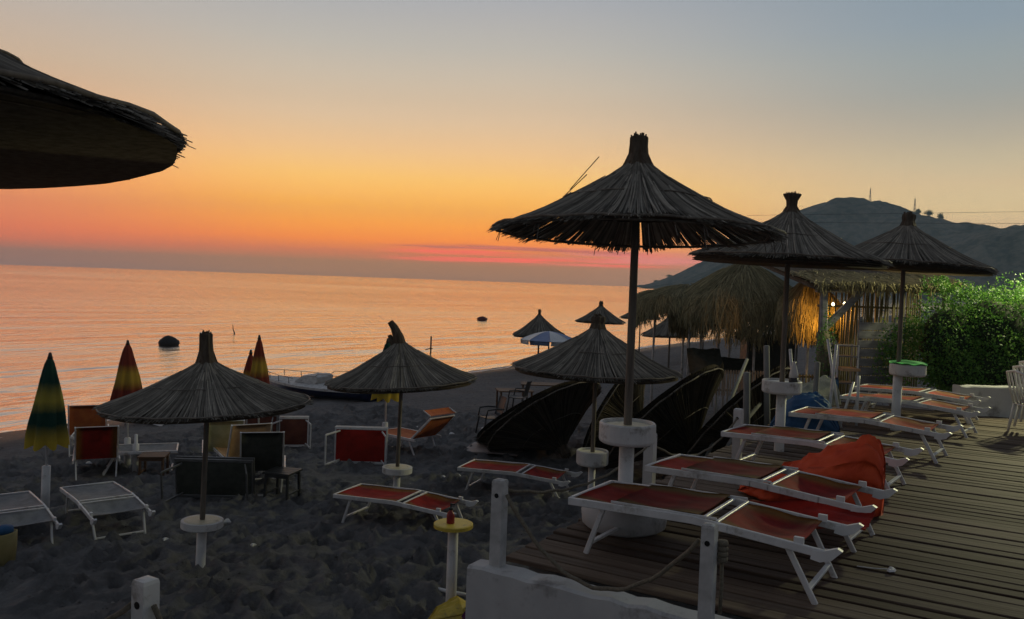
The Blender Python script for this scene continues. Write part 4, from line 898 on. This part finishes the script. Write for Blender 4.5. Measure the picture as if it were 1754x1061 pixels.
def lump(name, mat, loc, r, label, cat, seed, squash=(1, .7, .6)):
    mb = MB(); g = random.Random(seed); ph = [g.uniform(0, 6) for _ in range(4)]
    mb.lathe([(.02, -.55), (.62, -.45), (.92, -.15), (1, .1), (.9, .38), (.55, .68), (.2, .86), (.01, .9)], 20, wob=lambda a, z: 1 + .09 * math.sin(3 * a + ph[0]) + .07 * math.sin(5 * a + ph[1] + 2 * z))
    o = mb.build(name, mat, None, True); o.location = loc; o.scale = (r * squash[0], r * squash[1], r * squash[2]); return tag(o, label, cat)
lump('mooring_buoy', 'dark_rubber', (-18.7, 46.1, -2.12), .55, 'large dark mooring buoy floating at left', 'buoy', 1, (1, .8, .95))
lump('mooring_buoy', 'red_float', (-3.02, 87.0, -2.1), .52, 'small dark red buoy floating far out near the middle', 'buoy', 2, (1, .8, .7))
t = thing('marker_stick', 'thin bent stick standing in the water right of the dark buoy', 'stick', (-18.5, 56.3, -2.2)); MB().tube([(.08, 0, -.3), (.06, 0, .1), (-.02, 0, .3), (-.06, 0, .62)], [.05, .04, .03, .02], 6).build('stick', 'dark_rubber', t, True)
t = thing('marker_stick', 'thin dark pole with a crossbar in the water behind the tilted umbrella', 'stick', (-4.44, 47.0, -2.2)); MB().tube([(0, 0, -.4), (0, 0, .95)], .045, 6).tube([(-.3, 0, .18), (0, 0, .28), (.1, 0, .26)], .03, 6).build('stick', 'dark_rubber', t, True)

# ------------------------------------------------------------------ fallen canopies and clutter beside the deck
def fallen(loc, axis_, spin, label, R=1.2, steep=1.0, knot='short'):
    q = Vector(axis_).normalized().to_track_quat('Z', 'Y'); t = thing('fallen_canopy', label, 'umbrella canopy', loc, 0, 'reed canopies lying on their sides')
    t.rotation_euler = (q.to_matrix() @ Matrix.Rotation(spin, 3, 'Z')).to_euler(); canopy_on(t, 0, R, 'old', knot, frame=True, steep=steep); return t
fallen((.72, 17.0, -.72), (.50, -.42, -.76), .3, 'dark reed canopy tipped over beside the middle sand umbrella, leftmost of the fallen ones', 1.32, 1.1)
fallen((.42, 17.75, -.76), (.50, -.30, -.80), 1.3, 'second reed canopy nested behind the leftmost fallen one', 1.25, 1.0)
fallen((2.05, 16.2, -.50), (.80, -.40, -.40), 1.0, 'reed canopy lying upright just right of the middle sand umbrella pole', 1.15, 1.0)
fallen((2.75, 14.9, -.32), (.60, -.42, -.68), 2.0, 'dark reed canopy leaning behind the tall umbrella pole', 1.35, 1.1)
fallen((3.75, 14.0, -.22), (.62, -.45, -.62), .5, 'dark reed canopy with bare struts, rightmost of the fallen ones', 1.3, 1.0)
mb = MB().tube([(2.95, 12.9, -.9), (3.5, 13.6, .0), (3.98, 14.2, .82)], [.035, .032, .028], 8); tag(mb.build('leaning_pole', 'grey_post', None, True), 'grey pole leaning on the dark fallen canopies, left of the other', 'pole', 'leaning poles')
mb = MB().tube([(2.9, 12.4, -1.0), (3.6, 13.0, -.1), (4.55, 13.8, .72)], [.045, .042, .036], 8); tag(mb.build('leaning_pole', 'grey_post', None, True), 'thicker pale edged pole leaning across the rightmost fallen canopy', 'pole', 'leaning poles')
heap('tarpaulin', 'tarp', [(0, .1, .1), (.3, .45, .5), (.8, .55, .62), (1.3, .5, .85), (1.8, .4, 1.0), (2.1, .1, .3)], 'crumpled pale green grey tarpaulin heaped behind the wooden posts', 'tarpaulin', (4.15, 14.6, -.55), R_(25), 3, .05)
for (x, y, zb, zt, r, lab, ln) in ((3.55, 12.4, -1.2, .78, .055, 'grey wooden post left of the bottle table, shorter', (0, R_(-2))), (4.02, 12.9, -1.1, 1.15, .05, 'tall grey wooden post just left of the bottle table', (0, R_(-3))),
                             (4.55, 12.6, -1.0, .95, .045, 'grey wooden post just right of the bottle table', (0, R_(1)))):
    t = thing('wooden_post', lab, 'post', (x, y, zb), 0, 'bare posts by the deck'); t.rotation_euler = (ln[0], ln[1], 0); MB().lathe([(r, 0), (r * .97, (zt - zb) * .6), (r * .9, zt - zb - .01), (r * .6, zt - zb)], 12).build('post', 'grey_post', t, True)
for (x, y, z0, x1, y1, z1, lab) in ((4.2, 12.2, -.2, 4.05, 12.25, 1.15, 'thin white pole standing left of the bottle table'), (4.55, 12.0, .0, 4.62, 12.0, 1.25, 'thin white pole standing right of the bottle table'),
                             (4.9, 12.4, .0, 4.68, 12.5, 1.3, 'thin white pole leaning left behind the blue cover'), (5.05, 12.8, 0, 5.3, 13.0, .62, 'short white pole leaning right of the blue cover'), (5.25, 12.7, 0, 5.25, 12.7, .75, 'upright short white pole before the white shelf')):
    o = MB().tube([(x, y, z0), ((x + x1) / 2, (y + y1) / 2, (z0 + z1) / 2), (x1, y1, z1)], .022, 8).build('white_pole', 'white_metal', None, True); tag(o, lab, 'pole', 'thin white poles')
o = MB().sheet(8, 6, lambda p, q: (-.95 + 1.15 * p + .25 * q, 16.9 + 1.0 * q - .1 * p, -1.48 + .03 * math.sin(3 * p) + .02 * q), .03).build('board', 'board_pink'); tag(o, 'flat pale board lying on the sand before the fallen canopies', 'board')

# ------------------------------------------------------------------ straw huts, pergola, screens
def shaggy(name, loc, label, R, apex, eave, hang, n_, seed, cat='straw hut', posts=4, spread=.15, group='straw roofed huts', post_top=None):
    z0 = ground(loc[0], loc[1]); t = thing(name, label, cat, (loc[0], loc[1], z0), 0, group)
    apex -= z0; eave -= z0; g = np.random.default_rng(seed); K = 8
    th = g.uniform(0, 2 * np.pi, n_); r0 = R * np.sqrt(g.uniform(0, .9, n_)) * .95; hl = hang * g.uniform(.35, 1.15, n_) * (1 + .35 * np.sin(3 * th + seed))
    s_ = np.linspace(0, 1, K)[None, :]; ln = (R * 1.08 - r0)[:, None] + hl[:, None]; L_ = s_ * np.minimum(ln, .75 + hl[:, None])
    over = np.maximum(r0[:, None] + L_ - R, 0); rr_ = np.minimum(r0[:, None] + L_, R) + spread * (1 - np.exp(-over * 3)) * g.uniform(.2, 1.3, n_)[:, None]
    x_ = np.minimum(rr_ / R, 1.0); z = apex - (apex - eave) * (x_ ** 1.25) - over * .9 + g.uniform(-.01, .10, n_)[:, None] + .05 * np.sin(5 * th)[:, None] * x_
    th2 = th[:, None] + (g.normal(0, .14, n_)[:, None] + .10 * np.sin(23 * th + 3 * seed)[:, None]) * s_ + .02 * np.sin(9 * s_ + th[:, None] * 17) + g.normal(0, .012, (n_, K)) * s_
    z = z + g.normal(0, .012, (n_, K)) * s_ + (.06 * np.sin(7 * th + 2.0 * r0 * 6)[:, None]) * (1 - s_) * .6
    vv, ff = strands(np.stack([rr_ * np.cos(th2), rr_ * np.sin(th2), z], axis=2), g.uniform(.006, .012, n_))
    roof = MB().lathe([(R * .98, eave - .04), (R * .8, eave + (apex - eave) * (1 - .8 ** 1.25) - .03), (R * .5, eave + (apex - eave) * (1 - .5 ** 1.25) - .03), (R * .2, eave + (apex - eave) * (1 - .2 ** 1.25) - .02), (.03, apex - .01), (.01, apex - .06), (R * .5, eave + (apex - eave) * .5 - .10), (R * .95, eave - .08)], 28).build('roof', 'reed_mat', t, True)
    th_ = link('thatch', npmesh('thatch', vv, ff, 'raffia'), roof); th_['kind'] = 'stuff'
    for k in range(posts):
        a = 2 * math.pi * k / max(posts, 1) + .6 + seed; q = R * .62 if posts > 1 else 0
        MB().tube([(q * math.cos(a), q * math.sin(a), -.2), (q * math.cos(a) * 1.01, q * math.sin(a), eave * .5), (q * math.cos(a) * .98, q * math.sin(a), eave + .15)], .032, 8).build('post', 'old_white_paint', t, True)
    return t
far(10.0, 44.0, .1, 'farthest reed umbrella seen under the straw hut eaves', 1.25, 'point', 1.2)
shaggy('straw_hut', (6.0, 22.0), 'big shaggy straw hut roof in the middle distance behind the bottle table', 1.72, 2.62, 1.62, .78, 7600, 1)
shaggy('straw_hut', (4.72, 22.8), 'lower shaggy straw hut roof adjoining the big one on its left', 1.38, 1.98, 1.60, .50, 5200, 4)
shaggy('straw_hut', (6.85, 19.5), 'small straw umbrella glowing orange from a lamp beside it', .68, 2.25, 1.62, .66, 3400, 8, 'straw umbrella', 1, .08)
shaggy('straw_hut', (7.3, 24.0), 'dim straw umbrella behind the big straw hut, right side', 1.1, 2.2, 1.5, .45, 2200, 12, 'straw umbrella', 1, .1)
t = thing('hanging_lantern', 'dark round lantern hanging under the straw hut, left of two', 'lantern', (6.0, 22.2, .95), 0, 'dark hanging lanterns')
MB().lathe([(.02, -.30), (.10, -.27), (.15, -.18), (.12, -.08), (.05, -.03), (.03, .0)], 14).build('shade', 'dark_rubber', t, True); MB().tube([(0, 0, 0), (0, 0, .8)], .01, 5).build('cord', 'dark_rubber', t)
dup(t, 'dark round lantern hanging under the straw hut, right of two', (6.26, 22.2, .98), 0)

# pergola with thatched mono pitch roof
t = thing('pergola', 'thatched pergola on a rough post behind the green bush and bamboo', 'pergola', (0, 0, 0))
X0, X1, Y0, Y1 = 5.95, 8.75, 16.6, 20.5
rf = lambda p, q: (X0 + (X1 - X0) * p, Y0 + (Y1 - Y0) * q, 2.12 + .10 * p + .55 * q + .03 * math.sin(7 * p))
roof = MB().sheet(10, 6, rf, .10).build('roof', 'reed_mat', t, True)
n_ = 2500; g = np.random.default_rng(21); K = 6; px = g.uniform(0, 1, n_); py = np.abs(g.uniform(-.02, .6, n_)) ** 1.5; s_ = np.linspace(0, 1, K)[None, :]; ln = g.uniform(.25, .55, n_)
yy = (Y0 + (Y1 - Y0) * np.maximum(py, 0))[:, None] - ln[:, None] * s_; ov = np.maximum(Y0 - .08 - yy, 0); yy = np.maximum(yy, Y0 - .08 - .06 * g.uniform(0, 1, n_)[:, None])
zz = 2.13 + .10 * px[:, None] + .55 * np.maximum((yy - Y0) / (Y1 - Y0), -.05) + .03 * np.sin(7 * px)[:, None] + g.uniform(.0, .05, n_)[:, None] - ov * .42 * (1 + .5 * np.sin(23 * px + 3 * np.sin(9 * px)))[:, None]
xx = (X0 + (X1 - X0) * px)[:, None] + g.normal(0, .08, n_)[:, None] * s_
vv, ff = strands(np.stack([xx, yy, zz], axis=2), g.uniform(.006, .012, n_)); th_ = link('thatch', npmesh('thatch', vv, ff, 'raffia'), roof); th_['kind'] = 'stuff'
MB().tube([(6.03, 16.2, -.35), (6.05, 16.25, .5), (6.08, 16.5, 1.2)], [.16, .15, .12], 12).build('trunk_post', 'bark', t, True)
MB().bar((6.09, 16.5, 1.15), (6.10, 16.62, 2.08), .13, .13).build('post', 'grey_board', t)
MB().bar((6.15, 16.62, 1.28), (6.85, 16.66, 2.02), .10, .13).build('brace', 'grey_board', t)
MB().bar((X0 + .05, 16.75, 2.04), (X1 - .05, 16.75, 2.13), .12, .12).build('beam', 'grey_board', t)
MB().bar((8.6, 16.8, -.3), (8.6, 16.8, 2.05), .12, .12).build('post', 'grey_board', t)
t = thing('bamboo_screen', 'tall screen of upright bamboo canes under the pergola', 'screen', (0, 0, 0)); rj = random.Random(9)
for k in range(46):
    x = 6.55 + k * .047; h_ = 2.1 + rj.uniform(-.1, .12); r = rj.uniform(.014, .022)
    if rj.random() < .10: continue
    MB().tube([(x, 18.0 + rj.uniform(-.02, .02), -.3), (x + rj.uniform(-.015, .015), 18.0, h_ * .5), (x + rj.uniform(-.03, .03), 18.0 + rj.uniform(-.02, .02), h_)], r, 7).build('cane', 'cane', t, True)
for z in (.4, 1.7): MB().bar((6.5, 18.03, z), (8.75, 18.03, z), .03, .05).build('cross_bar', 'grey_post', t)
t = thing('plank_screen', 'grey board screen of horizontal planks with dark gaps, right of the shelf', 'screen', (0, 0, 0)); rj = random.Random(4)
for k in range(9):
    z = .02 + k * .17; o = MB().bar((6.52 + rj.uniform(-.02, .02), 15.9, z + rj.uniform(-.008, .008)), (7.38, 16.1, z + rj.uniform(-.008, .008)), .025, .145).build('plank', 'grey_board', t)
for x in (6.6, 7.3): MB().bar((x, 15.99 + (x - 6.6) * .2, -.3), (x, 15.99 + (x - 6.6) * .2, 1.55), .05, .05, (1, 0, 0)).build('upright', 'grey_board', t)
t = thing('shelf_rack', 'open white shelf rack with a board coloured as if lit orange beside the plank screen', 'shelf', (0, 0, 0))
for x in (6.12, 6.50):
    for y in (15.8, 16.1): MB().bar((x, y, -.2), (x, y, 1.02), .03, .03, (1, 0, 0)).build('upright', 'white_metal', t)
for z in (.30, .80, 1.0): MB().box((6.31, 15.95, z), (.35, .34, .022)).build('shelf', 'grey_board', t)
MB().box((6.33, 15.85, .565), (.33, .42, .05)).build('board', 'peach_sling', t)  # peach colour stands for orange light falling on this board
t = thing('barrel', 'dark blue plastic barrel at the foot of the rough pergola post', 'barrel', (5.92, 15.6, -.3)); MB().lathe([(.14, 0), (.15, .03), (.155, .3), (.15, .34), (.155, .37), (.155, .66), (.14, .7), (.06, .71)], 20).build('body', 'blue_cloth', t, True)
MB().lathe([(.145, .695), (.15, .70), (.15, .72), (.13, .73)], 20).build('lid', 'hull_blue', t)
t = thing('picket_fence', 'low picket fence beyond the fallen canopies below the straw hut', 'fence', (0, 0, 0))
for k in range(26):
    x = 4.35 + k * .062; MB().bar((x, 18.95 + k * .004, -.42), (x, 18.95 + k * .004, .16), .03, .014, (0, 1, 0)).build('picket', 'grey_post', t)
for z in (-.3, .1): MB().bar((4.3, 18.98, z), (5.98, 19.08, z), .02, .05).build('rail', 'grey_post', t)
t = thing('picket_fence', 'low picket fence under the orange straw umbrella', 'fence', (0, 0, 0))
for k in range(16):
    x = 6.15 + k * .068; MB().bar((x, 18.3, -.42), (x, 18.3, .20), .03, .014, (0, 1, 0)).build('picket', 'cane', t)
for z in (-.3, .14): MB().bar((6.1, 18.33, z), (7.25, 18.33, z), .02, .05).build('rail', 'cane', t)
t = thing('kiosk', 'small dark kiosk with pale posts and top rail behind the straw huts', 'kiosk', (6.6, 23.4, ground(6.6, 23.4)))
MB().box((.62, .4, 1.1), (1.3, .8, 2.2)).build('back_panel', 'dark_plastic', t)
for x in (-.06, 1.3): MB().bar((x, -.06, 0), (x, -.06, 2.35), .05, .05, (1, 0, 0)).build('post', 'grey_post', t)
MB().bar((-.1, -.06, 2.38), (1.35, -.06, 2.38), .05, .05).build('top_rail', 'grey_post', t)
for (x, y, L, W, h_, a, lab) in ((4.75, 21.0, .9, .7, .55, 12, 'dark lounger back sticking up behind the picket fence, left'), (5.75, 21.6, 1.3, .6, .3, 4, 'row of dark low cushions behind the picket fence, right')):
    t = thing('dark_lounger', lab, 'sun lounger', (x, y, -1.0), R_(a), 'dark loungers beyond the picket fence')
    MB().sheet(5, 4, lambda p, q: ((p - .5) * L + .2 * q, W * (q - .5), .9 + h_ * q + .02 * math.sin(9 * p)), .05).build('backrest', 'olive_sling', t, True)
    for q_ in (-1, 1): MB().bar((q_ * L / 2, -W / 2, 0), (q_ * L / 2, -W / 2, .9), .04, .04, (1, 0, 0)).build('leg', 'grey_post', t)

# lamps that are lit: two bulbs and the lamp by the small straw umbrella
def lamp(name, label, loc, r, energy, colr, grp=None):
    t = thing(name, label, 'lamp', loc, 0, grp); MB().lathe([(.004, -r), (r * .7, -r * .7), (r, 0), (r * .75, r * .7), (r * .4, r * 1.2)], 12).build('bulb', 'bulb_glow', t, True)
    MB().lathe([(r * .42, r * 1.2), (r * .5, r * 1.5), (r * .5, r * 2.4), (.004, r * 2.5)], 10).tube([(0, 0, r * 2.4), (0, 0, r * 2.4 + .25)], .006, 5).build('socket', 'dark_plastic', t)
    l = bpy.data.lights.new('lamp_light', 'POINT'); l.energy = energy; l.color = colr; l.shadow_soft_size = r * 1.3; lo = bpy.data.objects.new('lamp_light', l); COL.objects.link(lo); lo.parent = t; lo.location = (0, -r * 2.5, 0)
lamp('light_bulb', 'lit bulb under the pergola, left of the pair', (6.42, 16.95, 1.75), .03, 1.0, (1, .75, .4), 'bulbs under the pergola')
lamp('light_bulb', 'lit bulb under the pergola, right of the pair', (6.65, 16.95, 1.77), .03, 1.0, (1, .75, .4), 'bulbs under the pergola')
lamp('light_bulb', 'lit bulb hidden behind the pergola post beside the orange straw umbrella', (6.79, 18.36, 1.52), .035, 46, (1, .44, .06))

# ------------------------------------------------------------------ bush
def leaf_cloud(cent, rad, n_, seed, size=(.035, .075), shell=.35, up=.3):
    g = np.random.default_rng(seed); d = g.normal(0, 1, (n_, 3)); d /= np.linalg.norm(d, axis=1, keepdims=True)
    lump_ = 1 + .16 * np.sin(5 * d[:, 0] + 3 * d[:, 2] + seed) + .12 * np.sin(9 * d[:, 1] + 4 * d[:, 0]) + .08 * np.sin(17 * d[:, 2] + 11 * d[:, 0])
    r = (1 - shell * g.uniform(0, 1, n_) ** 1.6) * lump_
    C_ = np.array(cent) + d * r[:, None] * np.array(rad)
    a = g.normal(0, 1, (n_, 3)) + d * .6 + np.array([0, 0, up]); a /= np.linalg.norm(a, axis=1, keepdims=True)
    b_ = np.cross(a, g.normal(0, 1, (n_, 3))); b_ /= np.linalg.norm(b_, axis=1, keepdims=True); L_ = g.uniform(*size, n_)[:, None]; nn = np.cross(a, b_)
    v0 = C_; v1 = C_ + a * L_ * .5 + b_ * L_ * .32 + nn * L_ * .08; v2 = C_ + a * L_ * 1.1; v3 = C_ + a * L_ * .5 - b_ * L_ * .32 + nn * L_ * .08
    return np.stack([v0, v1, v2, v3], axis=1).reshape(-1, 3)
def leaf_mesh(name, chunks, mat):
    vv = np.concatenate(chunks); k = np.arange(len(vv) // 4)[:, None] * 4
    return npmesh(name, vv, np.concatenate([k + np.array([[0, 1, 2]]), k + np.array([[0, 2, 3]])]), mat)
t = thing('bush', 'big leafy green bush at right, its top lit and its lower half dark', 'bush', (9.45, 15.9, -.06))
lobes = [((-1.25, -.1, 1.15), (.72, .75, .95)), ((-.55, -.2, 1.35), (.85, .8, .95)), ((.3, -.15, 1.4), (.9, .85, .95)), ((1.2, -.1, 1.4), (.95, .9, 1.0)), ((-.2, -.45, .75), (1.6, .6, .6)), ((1.0, -.45, .8), (1.2, .6, .7)), ((2.0, 0, 1.4), (.9, .9, 1.0)), ((-1.1, -.3, .75), (.7, .6, .6))]
fo = link('foliage', leaf_mesh('foliage', [leaf_cloud(c_, r_, 7000, 40 + i, (.022, .068)) for i, (c_, r_) in enumerate(lobes)], 'leaf'), t); fo['kind'] = 'stuff'
g = random.Random(6); ch = []
for k in range(90):
    x = g.uniform(-1.8, 2.4); y = g.uniform(-.7, .2); z = 2.1 + .12 * math.sin(3 * x) + g.uniform(-.15, .05); h_ = g.uniform(.1, .32)
    ch.append(leaf_cloud((x, y, z + h_ * .5), (.06, .06, h_ * .6), 44, 100 + k, (.025, .055), .9))
so = link('shoots', leaf_mesh('shoots', ch, 'leaf'), t); so['kind'] = 'stuff'
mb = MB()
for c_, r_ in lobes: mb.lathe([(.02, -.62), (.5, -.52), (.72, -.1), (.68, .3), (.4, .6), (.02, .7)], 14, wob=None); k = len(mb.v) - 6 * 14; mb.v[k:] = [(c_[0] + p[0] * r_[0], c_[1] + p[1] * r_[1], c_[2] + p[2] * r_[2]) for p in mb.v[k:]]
mb.build('dark_core', 'leaf_core', t, True)  # closed dark blobs inside the leaves, inner shade put into their colour
mb = MB()
for k in range(7): x = -1.4 + k * .55; mb.tube([(x, 0, -.3), (x + .1, -.05, .5), (x + .05 * (k % 3), -.1, 1.2)], [.05, .04, .02], 7)
mb.build('stem', 'bark', t, True)
t = thing('creeper', 'dark leafy creeper growing over the right part of the plank screen', 'plant', (7.2, 15.75, .3))
fo = link('foliage', leaf_mesh('foliage', [leaf_cloud((0, 0, .55), (.42, .16, .62), 1800, 71, (.03, .06), .8), leaf_cloud((.25, .05, 1.0), (.3, .16, .35), 700, 72, (.03, .06), .8)], 'leaf'), t); fo['kind'] = 'stuff'
MB().tube([(.1, 0, -.6), (.05, .02, .2), (.15, .03, .9)], [.03, .025, .012], 6).build('stem', 'bark', t, True)
t = thing('creeper', 'leafy creeper climbing the rough pergola post', 'plant', (6.05, 16.15, .2))
fo = link('foliage', leaf_mesh('foliage', [leaf_cloud((0, 0, .6), (.2, .17, .75), 900, 75, (.025, .05), .35)], 'leaf'), t); fo['kind'] = 'stuff'
MB().tube([(0.12, -.1, -.5), (-.13, -.12, .3), (.1, -.1, .9)], .012, 5).build('stem', 'bark', t, True)

# ------------------------------------------------------------------ floodlight of the beach bar, on its post at the deck's right side
fx, fy = 10.75, 16.1
t = thing('floodlight', 'floodlight on a steel post beyond the right end of the bush', 'lamp', (fx, fy, 0))
MB().tube([(0, 0, -.3), (0, 0, 3.85)], .05, 12).build('post', 'steel', t, True)
aim = Vector((8.2 - fx, 14.4 - fy, 1.3 - 3.75)).normalized(); q = aim.to_track_quat('-Z', 'Y')
hd = MB().lathe([(.10, .10), (.13, .06), (.17, -.06), (.18, -.08), (.165, -.078)], 20).build('lamp_head', 'dark_plastic', t, True); hd.location = (-.15, -.1, 3.75); hd.rotation_euler = q.to_euler()
ln_ = MB().lathe([(.164, -.072), (.08, -.075), (.002, -.076)], 20).build('lens', 'flood_glow', hd)
sp = bpy.data.lights.new('flood_beam', 'SPOT'); sp.energy = 1050; sp.color = (1.0, .96, .52); sp.spot_size = R_(150); sp.spot_blend = .8; sp.shadow_soft_size = .12
so = bpy.data.objects.new('flood_beam', sp); COL.objects.link(so); so.parent = t; so.location = Vector((-.15, -.1, 3.75)) + aim * .12; so.rotation_euler = q.to_euler()

# ------------------------------------------------------------------ odds and ends
t = thing('beach_bag', 'yellow beach bag with orange top standing at the bottom left edge', 'bag', (-5.98, 9.85, ground(-5.98, 9.85)))
MB().lathe([(.16, 0), (.20, .02), (.215, .25), (.22, .42), (.21, .425), (.20, .3), (.02, .28)], 20, wob=lambda a, z: 1 + .05 * math.sin(4 * a) + .03 * math.sin(9 * a + z * 8)).build('bag_body', 'faded_yellow', t, True)
MB().lathe([(.02, .40), (.10, .44), (.12, .5), (.06, .56), (.01, .57)], 14, (-.07, -.05, 0), wob=lambda a, z: 1 + .15 * math.sin(3 * a)).build('towel', 'orange_cloth', t, True)
MB().lathe([(.02, .38), (.11, .42), (.10, .48), (.02, .5)], 14, (.08, .03, 0)).build('cloth', 'blue_cloth', t, True)
heap('cloth_heap', 'yellow_plastic', [(0, .03, .02), (.1, .14, .12), (.3, .2, .2), (.5, .12, .1), (.55, .03, .02)], 'crumpled yellow cloth on the sand against the white wall', 'cloth', (-.72, 8.30, ground(-.7, 8.3)), R_(20), 2, .03)
heap('cloth_heap', 'purple_cloth', [(0, .03, .02), (.1, .18, .16), (.35, .24, .26), (.6, .15, .14), (.65, .03, .02)], 'dark purple bag slumped on the sand against the white wall', 'bag', (-.42, 8.22, ground(-.4, 8.2)), R_(15), 5, .03)
o = MB().tube([(-.72, 9.05, -1.36), (-.38, 8.95, -1.38)], .022, 8).build('white_tube', 'white_plastic', None, True); tag(o, 'short white tube lying on the sand behind the yellow table', 'tube')
rj = random.Random(12); bit = []
for k in range(5):
    mb = MB(); mb.lathe([(.004, 0), (.03, .004), (.04, .02), (.02, .04), (.003, .045)], 7, wob=lambda a, z, s=k: 1 + .4 * math.sin(3 * a + s)); bit.append(mb.mesh('litter_scrap', 'white_plastic'))
for k, (x, y) in enumerate([(-6.2, 14.1), (-6.0, 14.3), (-6.9, 15.6), (-1.1, 14.7), (-.85, 14.9), (-7.9, 15.9), (-.6, 20.3), (-.5, 18.6), (.1, 9.1), (-3.9, 11.8), (-4.4, 10.9), (-2.2, 20.5), (-1.3, 19.4), (-3.2, 10.7), (-5.2, 16.3)]):
    o = link('litter_scrap', bit[k % 5]); o.location = (x, y, ground(x, y) + .01); o.rotation_euler = (0, 0, rj.uniform(0, 6)); o.scale = (rj.uniform(.8, 1.7),) * 3
    tag(o, 'small white scrap of litter lying on the grey sand', 'litter', 'white scraps on the sand')
pg = np.random.default_rng(77); pv_ = []; pf_ = []
oc = np.array([(1, 0, 0), (0, 1, 0), (-1, 0, 0), (0, -1, 0), (0, 0, .7), (0, 0, -.5)]); of = np.array([(0, 1, 4), (1, 2, 4), (2, 3, 4), (3, 0, 4), (1, 0, 5), (2, 1, 5), (3, 2, 5), (0, 3, 5)])
for k in range(5200):
    x_, y_ = xy(pg.uniform(4.8, 30), pg.uniform(2, 18)); r = pg.uniform(.006, .02) * (1 + 1.2 * (pg.random() < .06)); a_ = pg.uniform(0, 6.28)
    q_ = oc * r * np.array([1, pg.uniform(.6, 1), pg.uniform(.5, .9)]); ca, sa = math.cos(a_), math.sin(a_)
    uu_, ww_ = uw(x_, y_); i_ = min(np.searchsorted(U, uu_), nu - 1); j_ = min(np.searchsorted(Wd, ww_), nw - 1)
    pv_.append(np.stack([x_ + q_[:, 0] * ca - q_[:, 1] * sa, y_ + q_[:, 0] * sa + q_[:, 1] * ca, Z[i_, j_] + r * .2 + q_[:, 2]], axis=1)); pf_.append(of + 6 * k)
pb = link('pebbles', npmesh('pebbles', np.concatenate(pv_), np.concatenate(pf_), 'pebble')); tag(pb, kind='stuff')
mb = MB(); rj = random.Random(2)
for k in range(6): a = rj.uniform(0, 6.28); mb.lathe([(.002, 0), (.022, .006), (.012, .02), (.002, .022)], 6, (.035 * math.cos(a), .035 * math.sin(a), 0))
mb.tube([(-.2, .06, .004), (-.1, .02, .006), (0, 0, .01)], .004, 5); o = mb.build('wilted_flower', 'white_plastic'); o.location = (2.78, 6.05, .004); tag(o, 'wilted white flower on a stalk lying on the open deck', 'flower')
mb = MB()
for k in range(4): mb.lathe([(.002, 0), (.03, .01), (.02, .03), (.002, .035)], 7, (.03 * (k % 2), .03 * (k // 2), .01 * k))
o = mb.build('paper_scrap', 'white_plastic'); o.location = (2.40, 6.28, .004); tag(o, 'crumpled white paper by the leg of the second nearest lounger', 'litter')

# ------------------------------------------------------------------ masts, trees and wires far off
def mast(x, y, h_, label):
    z0 = hill_z(x, y) - 2; t = thing('lattice_mast', label, 'mast', (x, y, z0), .5, 'masts on the hill'); w = h_ * .075; mb = MB()
    cs_ = [(-1, -1), (1, -1), (1, 1), (-1, 1)]; lev = [0, .3, .55, .75, .9, 1.0]; ww = [w, w * .7, w * .45, w * .3, w * .2, w * .15]
    for i in range(5):
        za, zb = lev[i] * h_, lev[i + 1] * h_
        for k in range(4):
            a, b_ = cs_[k], cs_[(k + 1) % 4]; mb.tube([(a[0] * ww[i], a[1] * ww[i], za), (a[0] * ww[i + 1], a[1] * ww[i + 1], zb)], .17, 4); mb.tube([(a[0] * ww[i], a[1] * ww[i], za), (b_[0] * ww[i + 1], b_[1] * ww[i + 1], zb)], .10, 4)
    mb.build('lattice', 'steel', t); MB().tube([(0, 0, h_), (0, 0, h_ * 1.12)], .12, 5).build('antenna', 'steel', t)
    mb = MB(); mb.lathe([(.05, h_ * .78), (.9, h_ * .79), (.9, h_ * .83), (.05, h_ * .84)], 8); mb.build('dish_ring', 'steel', t)
mast(485, 1165, 19, 'left lattice mast on the hill top'); mast(518.5, 1105, 23, 'right lattice mast lower on the hill ridge')
def far_tree(x, y, h_, r, label, seed, sl=1):
    z0 = hill_z(x, y) - 1; t = thing('tree', label, 'tree', (x, y, z0), 0, 'trees on the ridge'); MB().tube([(0, 0, -1), (.2, 0, h_ * .4), (.1, 0, h_ * .8)], [.45, .35, .15], 6).build('trunk', 'bark', t, True)
    fo = link('crown', leaf_mesh('crown', [leaf_cloud((0, 0, h_ * .68), (r, r, h_ * .36), 900, seed, (.5, 1.1), .8), leaf_cloud((r * .5, 0, h_ * .55), (r * .6, r * .6, h_ * .22), 400, seed + 1, (.5, 1.1), .8)], 'leaf'), t)
far_tree(524.6, 1080, 9, 5.0, 'broad low tree on the hill ridge right of the masts', 300); far_tree(531, 1062, 11, 3.4, 'rounder tall tree on the hill ridge, right of the broad one', 310); far_tree(517, 1092, 7, 3.0, 'small tree on the ridge at the foot of the right mast', 320)
far_tree(250, 1479, 5, 5, 'small tree on the headland slope nearest the water', 330); far_tree(270, 1462, 5, 6, 'tree higher up the headland slope', 340); far_tree(322, 1405, 6, 6, 'tree on the headland just left of the flared umbrella', 350)
for lab, pts in (('upper overhead wire crossing above the hill at right', [(60, 220, 21), (95, 215, 22.3), (140, 205, 23.8)]), ('lower overhead wire crossing above the hill at right', [(50, 185, 16.5), (85, 182, 17.3), (130, 178, 18.5)])):
    a, m_, b_ = map(Vector, pts); P = [a.lerp(b_, i / 20) + (m_ - a.lerp(b_, .5)) * 4 * (i / 20) * (1 - i / 20) for i in range(21)]
    tag(MB().tube(P, .035, 5).build('power_line', 'dark_rubber', None, True), lab, 'wire', 'overhead wires')
